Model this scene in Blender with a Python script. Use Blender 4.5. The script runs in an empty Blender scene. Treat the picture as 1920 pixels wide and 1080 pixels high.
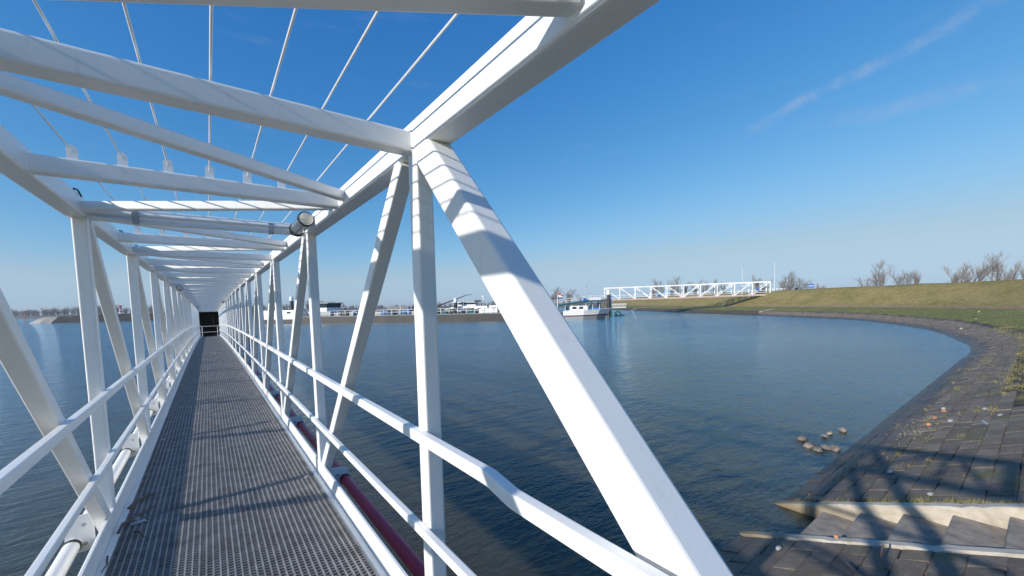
import bpy, bmesh, math, random
from mathutils import Vector, Matrix, Quaternion
random.seed(7)
R = math.radians
scene = bpy.context.scene
col = scene.collection

# ------------------------------------------------------------------ camera, sky, sun, exposure
YAW, PITCH, ROLL = R(36.9961), R(-3.9834), R(-1.3248)
EYE = Vector((-0.0573, 0.7010, 1.6313))
fw = Vector((math.sin(YAW)*math.cos(PITCH), math.cos(YAW)*math.cos(PITCH), math.sin(PITCH)))
rt = Vector((math.cos(YAW), -math.sin(YAW), 0)); up = rt.cross(fw)
rt2 = rt*math.cos(ROLL) + up*math.sin(ROLL); up2 = up*math.cos(ROLL) - rt*math.sin(ROLL)
cd = bpy.data.cameras.new('camera'); cam = bpy.data.objects.new('camera', cd); col.objects.link(cam)
m = Matrix((rt2, up2, -fw)).transposed().to_4x4(); m.translation = EYE
cam.matrix_world = m
cd.sensor_width = 36.0; cd.lens = 753.86/1920*36.0; cd.shift_y = 82.5/1920
cd.clip_start = 0.02; cd.clip_end = 9000
scene.camera = cam

SUN_EL = math.atan(0.39)
world = bpy.data.worlds.new('World'); scene.world = world; world.use_nodes = True
SUN_STRENGTH, SKY_STRENGTH, EXPOSURE = 5.0, 0.10, 0.08
SUN_AZ = math.atan(.032)        # light travels along +X and slightly +Y
sd = bpy.data.lights.new('sun', 'SUN'); so = bpy.data.objects.new('sun', sd); col.objects.link(so)
sd.energy = SUN_STRENGTH; sd.angle = R(0.8); sd.color = (1.0, 0.94, 0.84)
so.rotation_euler = Vector((math.cos(SUN_EL)*math.cos(SUN_AZ), math.cos(SUN_EL)*math.sin(SUN_AZ), -math.sin(SUN_EL))).to_track_quat('-Z', 'Y').to_euler()
so.location = (-40, 0, 30)
scene.view_settings.view_transform = 'Standard'; scene.view_settings.look = 'None'
scene.view_settings.exposure = EXPOSURE; scene.view_settings.gamma = 1.0
scene.view_settings.use_curve_mapping = False
scene.render.engine = 'CYCLES'
scene.cycles.max_bounces = 8; scene.cycles.transparent_max_bounces = 16
scene.cycles.use_denoising = True

def build_world():
    nt = world.node_tree; N = nt.nodes; L = nt.links; N.clear()
    out = N.new('ShaderNodeOutputWorld'); bg = N.new('ShaderNodeBackground'); bg.inputs[1].default_value = SKY_STRENGTH
    sky = N.new('ShaderNodeTexSky'); sky.sky_type = 'NISHITA'; sky.sun_disc = False
    sky.sun_elevation = SUN_EL; sky.sun_rotation = R(270)-SUN_AZ; sky.altitude = 0
    sky.air_density = 1.0; sky.dust_density = 0.35; sky.ozone_density = 1.0
    tc = N.new('ShaderNodeTexCoord')
    seps = N.new('ShaderNodeSeparateColor'); L.new(sky.outputs[0], seps.inputs[0]); comb = N.new('ShaderNodeCombineColor')
    def mth(op, a, b=None, clamp=False):
        n = N.new('ShaderNodeMath'); n.operation = op; n.use_clamp = clamp
        for i, v in enumerate((a, b)):
            if v is None: continue
            if isinstance(v, (int, float)): n.inputs[i].default_value = v
            else: L.new(v, n.inputs[i])
        return n.outputs[0]
    def dot(v):
        n = N.new('ShaderNodeVectorMath'); n.operation = 'DOT_PRODUCT'; L.new(tc.outputs['Generated'], n.inputs[0]); n.inputs[1].default_value = v; return n.outputs['Value']
    def noise(scale, det, vec=None, rough=.6):
        n = N.new('ShaderNodeTexNoise'); n.inputs['Scale'].default_value = scale; n.inputs['Detail'].default_value = det; n.inputs['Roughness'].default_value = rough
        L.new(vec or tc.outputs['Generated'], n.inputs['Vector']); return n.outputs['Fac']
    def ramp(v, a, b):
        n = N.new('ShaderNodeMapRange'); n.interpolation_type = 'SMOOTHSTEP'; L.new(v, n.inputs[0]); n.inputs[1].default_value = a; n.inputs[2].default_value = b; return n.outputs[0]
    chan = []
    for ch, (g, a) in enumerate(((1.6, 1.3), (.9, .93), (.53, 1.0))):     # one film response for the whole sky: deeper, bluer
        chan.append(mth('MULTIPLY', mth('POWER', mth('MULTIPLY', seps.outputs[ch], .1), g), a*10))
    sh = N.new('ShaderNodeMath'); sh.operation = 'SMOOTH_MIN'; sh.inputs[2].default_value = 1.2
    L.new(chan[1], sh.inputs[0]); L.new(mth('ADD', mth('MULTIPLY', chan[1], .22), 4.1), sh.inputs[1])
    kk = mth('DIVIDE', sh.outputs[0], chan[1]); chan = [mth('MULTIPLY', c_, kk) for c_ in chan]
    sm = N.new('ShaderNodeMath'); sm.operation = 'SMOOTH_MIN'; sm.inputs[2].default_value = 1.0
    L.new(chan[0], sm.inputs[0]); L.new(mth('MULTIPLY', chan[1], .71), sm.inputs[1])
    L.new(sm.outputs[0], comb.inputs[0]); L.new(chan[1], comb.inputs[1]); L.new(mth('MAXIMUM', chan[2], mth('MULTIPLY', chan[1], 1.24)), comb.inputs[2])
    total = None
    # long thin trails of ice cloud: each is a great-circle band between two sky directions
    for (az1, el1, az2, el2, w, amt) in CONTRAILS:
        v1 = Vector((math.sin(R(az1))*math.cos(R(el1)), math.cos(R(az1))*math.cos(R(el1)), math.sin(R(el1))))
        v2 = Vector((math.sin(R(az2))*math.cos(R(el2)), math.cos(R(az2))*math.cos(R(el2)), math.sin(R(el2))))
        n = v1.cross(v2).normalized(); t = n.cross(v1).normalized(); ang = v1.angle(v2)
        wob = mth('MULTIPLY', mth('SUBTRACT', noise(9, 5), .5), w*2.2)
        a = mth('ADD', dot(n), wob)
        band = ramp(mth('ABSOLUTE', a), w, w*.1)
        al = dot(t)
        ends = mth('MULTIPLY', ramp(al, -.03, .12), ramp(al, math.sin(min(ang, 1.5))*1.12, math.sin(min(ang, 1.5))*.55))
        fine = ramp(noise(26, 8, None, .72), .38, .68)
        f = mth('MULTIPLY', mth('MULTIPLY', band, ends), mth('MULTIPLY', mth('ADD', mth('MULTIPLY', fine, .85), .15), amt))
        total = f if total is None else mth('ADD', total, f)
    # faint veil low over the horizon
    mp = N.new('ShaderNodeMapping'); mp.inputs['Scale'].default_value = (1.2, 1.2, 14); L.new(tc.outputs['Generated'], mp.inputs[0])
    sep = N.new('ShaderNodeSeparateXYZ'); L.new(tc.outputs['Generated'], sep.inputs[0])
    low = mth('MULTIPLY', ramp(sep.outputs[2], .115, .03), ramp(noise(2.6, 4, mp.outputs[0]), .42, .62))
    wisp = N.new('ShaderNodeMapping'); wisp.inputs['Scale'].default_value = (1.5, 1.5, 7); wisp.inputs['Rotation'].default_value = (0.25, 0.1, 0.3); L.new(tc.outputs['Generated'], wisp.inputs[0])
    wi = mth('MULTIPLY', mth('MULTIPLY', ramp(noise(3.2, 8, wisp.outputs[0], .65), .56, .86), ramp(sep.outputs[2], .08, .3)), .20)
    total = mth('ADD', mth('ADD', total, mth('MULTIPLY', low, .22)), wi, True)
    mix = N.new('ShaderNodeMix'); mix.data_type = 'RGBA'; L.new(total, mix.inputs[0]); L.new(comb.outputs[0], mix.inputs[6]); mix.inputs[7].default_value = CLOUD_COL
    L.new(mix.outputs[2], bg.inputs[0]); L.new(bg.outputs[0], out.inputs[0])
CONTRAILS = [(65.5, 18.5, 92.0, 25.2, .015, .30), (70.2, 18.6, 94.0, 17.3, .020, .17)]
CLOUD_COL = (4.9, 5.3, 6.5, 1)
build_world()

# ------------------------------------------------------------------ helpers
def tag(o, label=None, cat=None, group=None, kind=None):
    for k, v in (('label', label), ('category', cat), ('group', group), ('kind', kind)):
        if v: o[k] = v
    return o
def empty(name, loc=(0, 0, 0), label=None, cat=None, group=None):
    o = bpy.data.objects.new(name, None); col.objects.link(o); o.location = loc; o.empty_display_size = .2
    return tag(o, label, cat, group)
def link(name, me, parent=None, loc=None):
    o = bpy.data.objects.new(name, me); col.objects.link(o)
    if parent is not None: o.parent = parent
    if loc is not None: o.location = loc
    return o
class MB:
    def __init__(s): s.v = []; s.f = []; s.off = Vector((0, 0, 0))
    def add(s, vs, fs):
        b = len(s.v); s.v += [tuple(v) for v in vs]; s.f += [tuple(i+b for i in f) for f in fs]; return s
    def box(s, x0, x1, y0, y1, z0, z1):
        return s.add([(x0,y0,z0),(x1,y0,z0),(x1,y1,z0),(x0,y1,z0),(x0,y0,z1),(x1,y0,z1),(x1,y1,z1),(x0,y1,z1)],
                     [(0,3,2,1),(4,5,6,7),(0,1,5,4),(1,2,6,5),(2,3,7,6),(3,0,4,7)])
    def sweep(s, pts, prof, upv=(0, 0, 1), cap=True):
        # sweep closed 2D profile (side, up) along pts
        pts = [Vector(p) for p in pts]; n = len(prof); U0 = Vector(upv); rings = []
        for i, p in enumerate(pts):
            a = pts[max(i-1, 0)]; b = pts[min(i+1, len(pts)-1)]; d = (b-a).normalized()
            sd_ = d.cross(U0)
            if sd_.length < 1e-4: sd_ = d.cross(Vector((0, 1, 0)))
            sd_.normalize(); u = sd_.cross(d)
            rings.append([p + sd_*q[0] + u*q[1] for q in prof])
        vs = [v for r in rings for v in r]; fs = []
        for i in range(len(pts)-1):
            for k in range(n):
                a = i*n+k; b = i*n+(k+1) % n; fs.append((a, b, b+n, a+n))
        if cap: fs += [tuple(range(n))[::-1], tuple((len(pts)-1)*n+k for k in range(n))]
        return s.add(vs, fs)
    def beam(s, p0, p1, w, h, r=.008, seg=3, upv=(0, 0, 1)): return s.sweep([p0, p1], rprof(w, h, r, seg), upv)
    def tube(s, pts, r, n=8, upv=(0, 0, 1)):
        return s.sweep(pts, [(r*math.cos(2*math.pi*k/n), r*math.sin(2*math.pi*k/n)) for k in range(n)], upv)
    def taper(s, pts, rs, n=5, upv=(0.3, 0.2, 1)):
        pts = [Vector(p) for p in pts]; U0 = Vector(upv); vs = []; fs = []
        for i, p in enumerate(pts):
            a = pts[max(i-1, 0)]; b = pts[min(i+1, len(pts)-1)]; d = (b-a).normalized(); x = d.cross(U0)
            if x.length < 1e-3: x = d.cross(Vector((1, 0, 0)))
            x.normalize(); y = x.cross(d)
            vs += [p + (x*math.cos(2*math.pi*k/n) + y*math.sin(2*math.pi*k/n))*rs[i] for k in range(n)]
        for i in range(len(pts)-1):
            for k in range(n): a = i*n+k; b = i*n+(k+1) % n; fs.append((a, b, b+n, a+n))
        fs += [tuple(range(n))[::-1], tuple((len(pts)-1)*n+k for k in range(n))]
        return s.add(vs, fs)
    def lathe(s, c, prof, n=16, axis=(0, 0, 1)):
        ax = Vector(axis).normalized(); x = ax.orthogonal().normalized(); y = ax.cross(x); c = Vector(c)
        vs = [c + ax*h + (x*math.cos(2*math.pi*k/n)+y*math.sin(2*math.pi*k/n))*r for r, h in prof for k in range(n)]
        fs = [(i*n+k, i*n+(k+1) % n, (i+1)*n+(k+1) % n, (i+1)*n+k) for i in range(len(prof)-1) for k in range(n)]
        fs += [tuple(range(n))[::-1], tuple((len(prof)-1)*n+k for k in range(n))]
        return s.add(vs, fs)
    def mesh(s, name, mat, smooth=False):
        me = bpy.data.meshes.new(name); me.from_pydata(s.v, [], s.f)
        me.validate(); me.update()
        if mat is not None: me.materials.append(mat)
        if smooth: me.shade_smooth(); me.set_sharp_from_angle(angle=R(40))
        return me
    def build(s, name, mat, parent=None, smooth=False, loc=None):
        return link(name, s.mesh(name, mat, smooth), parent, loc)
def rprof(w, h, r, seg=3):
    r = min(r, w*.45, h*.45); P = []
    for cx, cy, a0 in ((w/2-r, -h/2+r, -90), (w/2-r, h/2-r, 0), (-w/2+r, h/2-r, 90), (-w/2+r, -h/2+r, 180)):
        for k in range(seg+1):
            a = R(a0 + 90*k/seg); P.append((cx+r*math.cos(a), cy+r*math.sin(a)))
    return P

# ------------------------------------------------------------------ materials
def newmat(name):
    m = bpy.data.materials.new(name); m.use_nodes = True; nt = m.node_tree
    return m, nt, nt.nodes['Principled BSDF']
def nd(nt, kind, **kw):
    n = nt.nodes.new(kind)
    for k, v in kw.items():
        if k in n.inputs: n.inputs[k].default_value = v
        else: setattr(n, k, v)
    return n
def ramp_node(nt, fac, stops):
    n = nt.nodes.new('ShaderNodeValToRGB'); e = n.color_ramp.elements
    while len(e) < len(stops): e.new(.5)
    for el, (p, c) in zip(e, stops): el.position = p; el.color = (*c, 1) if len(c) == 3 else c
    nt.links.new(fac, n.inputs[0]); return n.outputs[0]
def mixc(nt, fac, a, b, blend='MIX'):
    n = nt.nodes.new('ShaderNodeMix'); n.data_type = 'RGBA'; n.blend_type = blend
    for i, v in ((0, fac), (6, a), (7, b)):
        if isinstance(v, (int, float)): n.inputs[i].default_value = v
        elif isinstance(v, tuple): n.inputs[i].default_value = (*v, 1)
        else: nt.links.new(v, n.inputs[i])
    return n.outputs[2]
def noise(nt, scale, detail=4, vec='Object', rough=.55, stretch=None):
    tc = nt.nodes.new('ShaderNodeTexCoord')
    src = tc.outputs[vec] if vec != 'Pos' else nt.nodes.new('ShaderNodeNewGeometry').outputs['Position']
    if stretch:
        mp = nt.nodes.new('ShaderNodeMapping'); mp.inputs['Scale'].default_value = stretch; nt.links.new(src, mp.inputs[0]); src = mp.outputs[0]
    n = nd(nt, 'ShaderNodeTexNoise', Scale=scale, Detail=detail, Roughness=rough); nt.links.new(src, n.inputs['Vector'])
    return n.outputs['Fac']
def bump(nt, b, h, strength=.3, dist=.01):
    n = nd(nt, 'ShaderNodeBump', Strength=strength, Distance=dist); nt.links.new(h, n.inputs['Height']); nt.links.new(n.outputs[0], b.inputs['Normal'])
def simple(name, c, rough=.5, metal=0., var=.12, scale=6, bscale=None, bstr=.1, bdist=.004, vec='Pos'):
    m, nt, b = newmat(name)
    f = noise(nt, scale, 5, vec)
    c0 = tuple(x*(1-var) for x in c); c1 = tuple(min(1, x*(1+var)) for x in c)
    nt.links.new(ramp_node(nt, f, [(.3, c0), (.7, c1)]), b.inputs['Base Color'])
    b.inputs['Roughness'].default_value = rough; b.inputs['Metallic'].default_value = metal
    if bscale: bump(nt, b, noise(nt, bscale, 4, vec), bstr, bdist)
    return m
M = {}
def white_paint():
    m, nt, b = newmat('white_paint')
    base = ramp_node(nt, noise(nt, 2.3, 6, 'Pos'), [(.3, (.80, .80, .79)), (.7, (.85, .845, .83))])
    streak = noise(nt, 5, 5, 'Pos', .7, (6, 6, .7))
    c = mixc(nt, ramp_node(nt, streak, [(.57, (0, 0, 0)), (.8, (.34, .34, .34))]), base, (.50, .47, .42))
    speck = ramp_node(nt, noise(nt, 34, 3, 'Pos', .7), [(.755, (0, 0, 0)), (.775, (1, 1, 1))])
    gate = ramp_node(nt, noise(nt, 1.7, 2, 'Pos'), [(.55, (0, 0, 0)), (.62, (1, 1, 1))])
    sp = nd(nt, 'ShaderNodeMath', operation='MULTIPLY'); nt.links.new(speck, sp.inputs[0]); nt.links.new(gate, sp.inputs[1])
    c = mixc(nt, sp.outputs[0], c, (.22, .17, .13))
    nt.links.new(c, b.inputs['Base Color']); b.inputs['Roughness'].default_value = .36
    b.inputs['Specular IOR Level'].default_value = .45
    bump(nt, b, noise(nt, 130, 2, 'Pos'), .10, .002)
    return m
M['white'] = white_paint()
M['white_far'] = simple('white_far', (.78, .78, .78), .45)
M['galv'] = simple('galvanised', (.40, .41, .42), .48, .55, .22, 30)
M['grate'] = simple('grating_steel', (.27, .265, .265), .55, .1, .3, 9)
M['wire'] = simple('wire_steel', (.72, .72, .71), .4, 0, .05, 1)
M['red'] = simple('red_pipe', (.60, .020, .060), .38, 0, .18, 5, 60, .05)
M['black'] = simple('black_rubber', (.02, .02, .022), .6)
M['steel'] = simple('polished_steel', (.62, .63, .64), .22, .9, .08)
M['lampglass'] = simple('lamp_lens', (.62, .56, .44), .25)
M['dark'] = simple('dark_boarding', (.018, .015, .014), .7, 0, .3, 3)
M['bark'] = simple('bark', (.14, .105, .085), .9, 0, .3, 2)
M['twig'] = simple('twig_bark', (.20, .165, .14), .9, 0, .25, 1)
M['farwood'] = simple('far_twigs', (.115, .105, .105), .95, 0, .25, .05)
M['rust'] = simple('rusty_sheet', (.30, .135, .075), .85, 0, .3, 1.2)
M['teal'] = simple('teal_paint', (.012, .10, .14), .4)
M['hull'] = simple('hull_paint', (.048, .043, .041), .55, 0, .3, .35, 2, .1)
M['pile'] = simple('pile_black', (.025, .025, .032), .5)
M['blue'] = simple('blue_sign', (.03, .12, .45), .4)
M['bluetarp'] = simple('blue_cover', (.03, .16, .42), .5)
M['redpaint'] = simple('red_paint', (.48, .03, .03), .45)
M['maroon'] = simple('maroon_band', (.12, .012, .03), .4)
M['grey'] = simple('grey_paint', (.33, .35, .36), .5)
M['deckgrey'] = simple('deck_grey', (.14, .15, .155), .5)
M['glass'] = simple('dark_glass', (.03, .04, .045), .08)
M['sand'] = simple('pale_stone', (.34, .32, .29), .9, 0, .2, .4, 2, .3, .1)
M['groyne'] = simple('groyne_stone', (.030, .028, .027), .9, 0, .35, .5, 1.5, .5, .2)
M['litter'] = simple('litter_white', (.42, .41, .39), .7, 0, .3, 12)
M['shell'] = simple('shells', (.42, .36, .28), .7, 0, .5, 30)
M['brick'] = simple('brick_bits', (.42, .20, .11), .9, 0, .3, 8)
M['rock'] = simple('rock', (.26, .215, .175), .85, 0, .5, 6, 20, .7, .03)
M['skin_orange'] = simple('lamp_pole_grey', (.52, .54, .56), .4)

def concrete_mat():
    m, nt, b = newmat('concrete_stair')
    c = ramp_node(nt, noise(nt, 4, 8, 'Pos', .65), [(.25, (.30, .265, .22)), (.5, (.47, .42, .345)), (.75, (.56, .515, .44))])
    st = ramp_node(nt, noise(nt, 2.2, 6, 'Pos', .7, (1, 1, 4)), [(.5, (0, 0, 0)), (.72, (.7, .7, .7))])
    c = mixc(nt, st, c, (.25, .19, .12))
    geo = nt.nodes.new('ShaderNodeNewGeometry'); sp = nt.nodes.new('ShaderNodeSeparateXYZ'); nt.links.new(geo.outputs['Position'], sp.inputs[0])
    wet = ramp_node(nt, nm(nt, sp.outputs[2], -1.62, -1.25), [(0, (1, 1, 1)), (1, (0, 0, 0))])
    c = mixc(nt, wet, c, (.14, .10, .05))
    nt.links.new(c, b.inputs['Base Color']); b.inputs['Roughness'].default_value = .85
    bump(nt, b, noise(nt, 25, 6, 'Pos', .7), .5, .012); return m
def nm(nt, v, a, b):
    n = nt.nodes.new('ShaderNodeMapRange'); nt.links.new(v, n.inputs[0]); n.inputs[1].default_value = a; n.inputs[2].default_value = b; return n.outputs[0]
M['concrete'] = concrete_mat()
M['tread'] = simple('tread_concrete', (.27, .23, .185), .85, 0, .3, 7, 30, .4, .01)

def block_mat(name, pattern=False):
    m, nt, b = newmat(name)
    oi = nt.nodes.new('ShaderNodeObjectInfo')
    geo = nt.nodes.new('ShaderNodeNewGeometry')
    c = ramp_node(nt, noise(nt, 5, 8, 'Pos', .7), [(.25, (.105, .085, .068)), (.55, (.185, .153, .122)), (.8, (.27, .228, .185))])
    rnd = nt.nodes.new('ShaderNodeMix'); rnd.data_type = 'RGBA'; rnd.blend_type = 'MULTIPLY'; rnd.inputs[0].default_value = 1
    rr = ramp_node(nt, geo.outputs['Random Per Island'] if pattern else oi.outputs['Random'], [(0, (.72, .70, .70)), (1, (1.25, 1.22, 1.2))])
    nt.links.new(c, rnd.inputs[6]); nt.links.new(rr, rnd.inputs[7]); c = rnd.outputs[2]
    # layered streaks of silt
    st = ramp_node(nt, noise(nt, 3.0, 6, 'Pos', .7, (1, 6, 6)), [(.52, (0, 0, 0)), (.75, (.55, .55, .55))])
    c = mixc(nt, st, c, (.26, .225, .185))
    mud = ramp_node(nt, noise(nt, .9, 7, 'Pos', .7), [(.5, (0, 0, 0)), (.7, (.5, .5, .5))])
    c = mixc(nt, mud, c, (.17, .13, .085))
    moss = noise(nt, 1.6, 8, 'Pos', .72)
    mm = ramp_node(nt, moss, [(.52, (0, 0, 0)), (.64, (.85, .85, .85))])
    sp = nt.nodes.new('ShaderNodeSeparateXYZ'); nt.links.new(geo.outputs['Position'], sp.inputs[0])
    hi = nm(nt, sp.outputs[2], -1.45, -.9)
    mu = nd(nt, 'ShaderNodeMath', operation='MULTIPLY'); nt.links.new(mm, mu.inputs[0]); nt.links.new(hi, mu.inputs[1])
    c = mixc(nt, mu.outputs[0], c, (.15, .135, .045))
    wetf = nm(nt, sp.outputs[2], -1.28, -1.52)
    wn = nd(nt, 'ShaderNodeMath', operation='MULTIPLY'); nt.links.new(wetf, wn.inputs[0]); wn.inputs[1].default_value = .72
    c = mixc(nt, wn.outputs[0], c, (.018, .019, .022))
    nt.links.new(c, b.inputs['Base Color'])
    ro = nt.nodes.new('ShaderNodeMapRange'); nt.links.new(wetf, ro.inputs[0]); ro.inputs[3].default_value = .82; ro.inputs[4].default_value = .35
    nt.links.new(ro.outputs[0], b.inputs['Roughness'])
    bump(nt, b, noise(nt, 14, 8, 'Pos', .75, (1, 3, 3)), .9, .03)
    return m
M['block'] = block_mat('revetment_block')
M['block_far'] = block_mat('revetment_block_far', True)
def ground_mat():
    # one bank material: soil and joints below, moss, grass berm, dry dike grass, by the attribute n (metres up from the waterline)
    m, nt, b = newmat('bank_ground')
    at = nt.nodes.new('ShaderNodeAttribute'); at.attribute_name = 'shore'
    wob = noise(nt, .55, 6, 'Pos', .65)
    w2 = nd(nt, 'ShaderNodeMath', operation='MULTIPLY_ADD'); nt.links.new(wob, w2.inputs[0]); w2.inputs[1].default_value = 2.6; w2.inputs[2].default_value = -1.3
    ad = nd(nt, 'ShaderNodeMath', operation='ADD'); nt.links.new(at.outputs['Fac'], ad.inputs[0]); nt.links.new(w2.outputs[0], ad.inputs[1])
    soil = ramp_node(nt, noise(nt, 9, 8, 'Pos', .7), [(.3, (.035, .033, .028)), (.7, (.085, .075, .055))])
    stone = ramp_node(nt, noise(nt, 3, 8, 'Pos', .75), [(.3, (.055, .05, .048)), (.7, (.125, .115, .105))])
    mossy = mixc(nt, ramp_node(nt, noise(nt, 1.2, 8, 'Pos', .7), [(.55, (0, 0, 0)), (.68, (.6, .6, .6))]), stone, (.095, .095, .03))
    g1 = ramp_node(nt, noise(nt, 1.1, 9, 'Pos', .72), [(.25, (.11, .125, .035)), (.5, (.19, .195, .065)), (.75, (.31, .26, .13))])
    g2 = ramp_node(nt, noise(nt, .30, 9, 'Pos', .78), [(.28, (.115, .12, .035)), (.46, (.22, .185, .072)), (.6, (.27, .22, .095)), (.74, (.36, .29, .145))])
    drift = ramp_node(nt, noise(nt, 2.5, 8, 'Pos', .8, (1, 1, 1)), [(.35, (.20, .12, .07)), (.65, (.34, .26, .18))])
    def step(a, bb, src=ad.outputs[0]): return nm(nt, src, a, bb)
    c = mixc(nt, step(0.2, .9), soil, mossy)
    c = mixc(nt, step(2.2, 2.7), c, g1)
    mud = ramp_node(nt, noise(nt, .22, 5, 'Pos', .6), [(.58, (0, 0, 0)), (.66, (.8, .8, .8))])
    mg = nd(nt, 'ShaderNodeMath', operation='MULTIPLY'); nt.links.new(mud, mg.inputs[0]); nt.links.new(step(13, 11.5), mg.inputs[1])
    mg2 = nd(nt, 'ShaderNodeMath', operation='MULTIPLY'); nt.links.new(mg.outputs[0], mg2.inputs[0]); nt.links.new(step(2.5, 4), mg2.inputs[1])
    c = mixc(nt, mg2.outputs[0], c, (.15, .125, .105))
    c = mixc(nt, step(13.6, 14.6), c, g2)
    # drift line of reed litter at the toe of the dike
    t1 = nd(nt, 'ShaderNodeMath', operation='MULTIPLY'); nt.links.new(step(12.7, 13.2), t1.inputs[0]); nt.links.new(step(14.6, 14.0), t1.inputs[1])
    c = mixc(nt, t1.outputs[0], c, drift)
    fine = ramp_node(nt, noise(nt, 2.2, 8, 'Pos', .8), [(.32, (.62, .64, .60)), (.5, (1, 1, 1)), (.68, (1.38, 1.32, 1.25))])
    c = mixc(nt, 1.0, c, fine, 'MULTIPLY')
    nt.links.new(c, b.inputs['Base Color']); b.inputs['Roughness'].default_value = .95; b.inputs['Specular IOR Level'].default_value = .1
    bump(nt, b, noise(nt, 3, 9, 'Pos', .8), .9, .12)
    return m
M['ground'] = ground_mat()
M['farland'] = simple('far_land', (.12, .105, .07), .95, 0, .4, .05)
M['fargrass'] = simple('far_grass', (.11, .13, .05), .95, 0, .4, .05)
def water_mat():
    m, nt, b = newmat('river_water'); N = nt.nodes; L = nt.links
    geo = N.new('ShaderNodeNewGeometry')
    def nz(scale, stretch, det, rot=0.):
        mp = N.new('ShaderNodeMapping'); mp.inputs['Scale'].default_value = stretch; mp.inputs['Rotation'].default_value = (0, 0, rot); L.new(geo.outputs['Position'], mp.inputs[0])
        n = nd(nt, 'ShaderNodeTexNoise', Scale=scale, Detail=det, Roughness=.55, Distortion=.25); L.new(mp.outputs[0], n.inputs['Vector']); return n.outputs['Fac']
    a = nz(2.6, (.38, 1, 1), 4, R(-24)); bb = nz(6.6, (.40, 1, 1), 5, R(-38)); cc = nz(.5, (.5, 1, 1), 3, R(-30))
    s1 = nd(nt, 'ShaderNodeMath', operation='MULTIPLY_ADD'); L.new(bb, s1.inputs[0]); s1.inputs[1].default_value = .60; L.new(a, s1.inputs[2])
    s2 = nd(nt, 'ShaderNodeMath', operation='MULTIPLY_ADD'); L.new(cc, s2.inputs[0]); s2.inputs[1].default_value = 1.2; L.new(s1.outputs[0], s2.inputs[2])
    dd_ = nz(15, (.55, 1, 1), 3, R(-15))
    s3 = nd(nt, 'ShaderNodeMath', operation='MULTIPLY_ADD'); L.new(dd_, s3.inputs[0]); s3.inputs[1].default_value = .22; L.new(s2.outputs[0], s3.inputs[2]); s2 = s3
    gust = nz(.07, (.6, 1, 1), 3, R(10))
    gr = N.new('ShaderNodeMapRange'); L.new(gust, gr.inputs[0]); gr.inputs[1].default_value = .3; gr.inputs[2].default_value = .7; gr.inputs[3].default_value = .65; gr.inputs[4].default_value = 1.0
    bm_ = nd(nt, 'ShaderNodeBump', Distance=.13); L.new(s2.outputs[0], bm_.inputs['Height']); L.new(gr.outputs[0], bm_.inputs['Strength'])
    murk = N.new('ShaderNodeBsdfPrincipled'); murk.inputs['Base Color'].default_value = (.070, .068, .042, 1); murk.inputs['Subsurface Weight'].default_value = 1.0; murk.inputs['Subsurface Radius'].default_value = (1.0, .9, .6); murk.inputs['Subsurface Scale'].default_value = 1.3; murk.inputs['Specular IOR Level'].default_value = 0; murk.inputs['Roughness'].default_value = 1
    tr = N.new('ShaderNodeBsdfTransparent'); tr.inputs[0].default_value = (.80, .78, .66, 1)
    body = N.new('ShaderNodeMixShader'); body.inputs[0].default_value = .32; L.new(murk.outputs[0], body.inputs[1]); L.new(tr.outputs[0], body.inputs[2])
    gl = N.new('ShaderNodeBsdfGlossy'); gl.inputs['Roughness'].default_value = .03; gl.inputs['Color'].default_value = (.84, .96, 1, 1); L.new(bm_.outputs[0], gl.inputs['Normal'])
    bm2 = nd(nt, 'ShaderNodeBump', Distance=.042); L.new(s2.outputs[0], bm2.inputs['Height']); L.new(gr.outputs[0], bm2.inputs['Strength'])
    fr = nd(nt, 'ShaderNodeFresnel', IOR=1.33); L.new(bm2.outputs[0], fr.inputs['Normal'])
    mx = N.new('ShaderNodeMixShader'); pw = nd(nt, 'ShaderNodeMath', operation='POWER'); L.new(fr.outputs[0], pw.inputs[0]); pw.inputs[1].default_value = 1.6; pw.operation = 'MULTIPLY'; pw.use_clamp = True; L.new(pw.outputs[0], mx.inputs[0]); L.new(body.outputs[0], mx.inputs[1]); L.new(gl.outputs[0], mx.inputs[2])
    out = N['Material Output']; L.new(mx.outputs[0], out.inputs['Surface'])
    N.remove(b)
    va = N.new('ShaderNodeVolumeAbsorption'); va.inputs['Color'].default_value = (.55, .45, .22, 1); va.inputs['Density'].default_value = 2.6
    L.new(va.outputs[0], out.inputs['Volume'])
    return m
M['water'] = water_mat()

# ------------------------------------------------------------------ setting: river bank, dike, water, far land
WATER = -1.6
def catmull(pts, step):
    out = []
    for i in range(len(pts)-1):
        p0 = Vector(pts[max(i-1, 0)]); p1 = Vector(pts[i]); p2 = Vector(pts[i+1]); p3 = Vector(pts[min(i+2, len(pts)-1)])
        n = max(2, int((p2-p1).length/step(p1)))
        for k in range(n):
            t = k/n
            out.append(.5*((2*p1)+(p2-p0)*t+(2*p0-5*p1+4*p2-p3)*t*t+(3*p1-p0-3*p2+p3)*t**3))
    out.append(Vector(pts[-1])); return out
SHORE = catmull([(-160, 3.1), (-60, 3.1), (-20, 3.1), (0, 3.1), (7, 3.1), (17, 3.05), (28, 3.05), (35, 3.2), (40.5, 4.1), (49.8, 6.4), (57, 9.2), (69.7, 16.3), (76.4, 24.6), (81, 31.6), (94.5, 52.4), (112.8, 80.6), (127, 100), (170, 150), (240, 210), (420, 330), (900, 560)],
                lambda p: 1.0 if -5 < p.x < 60 else 3.0)
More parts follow.
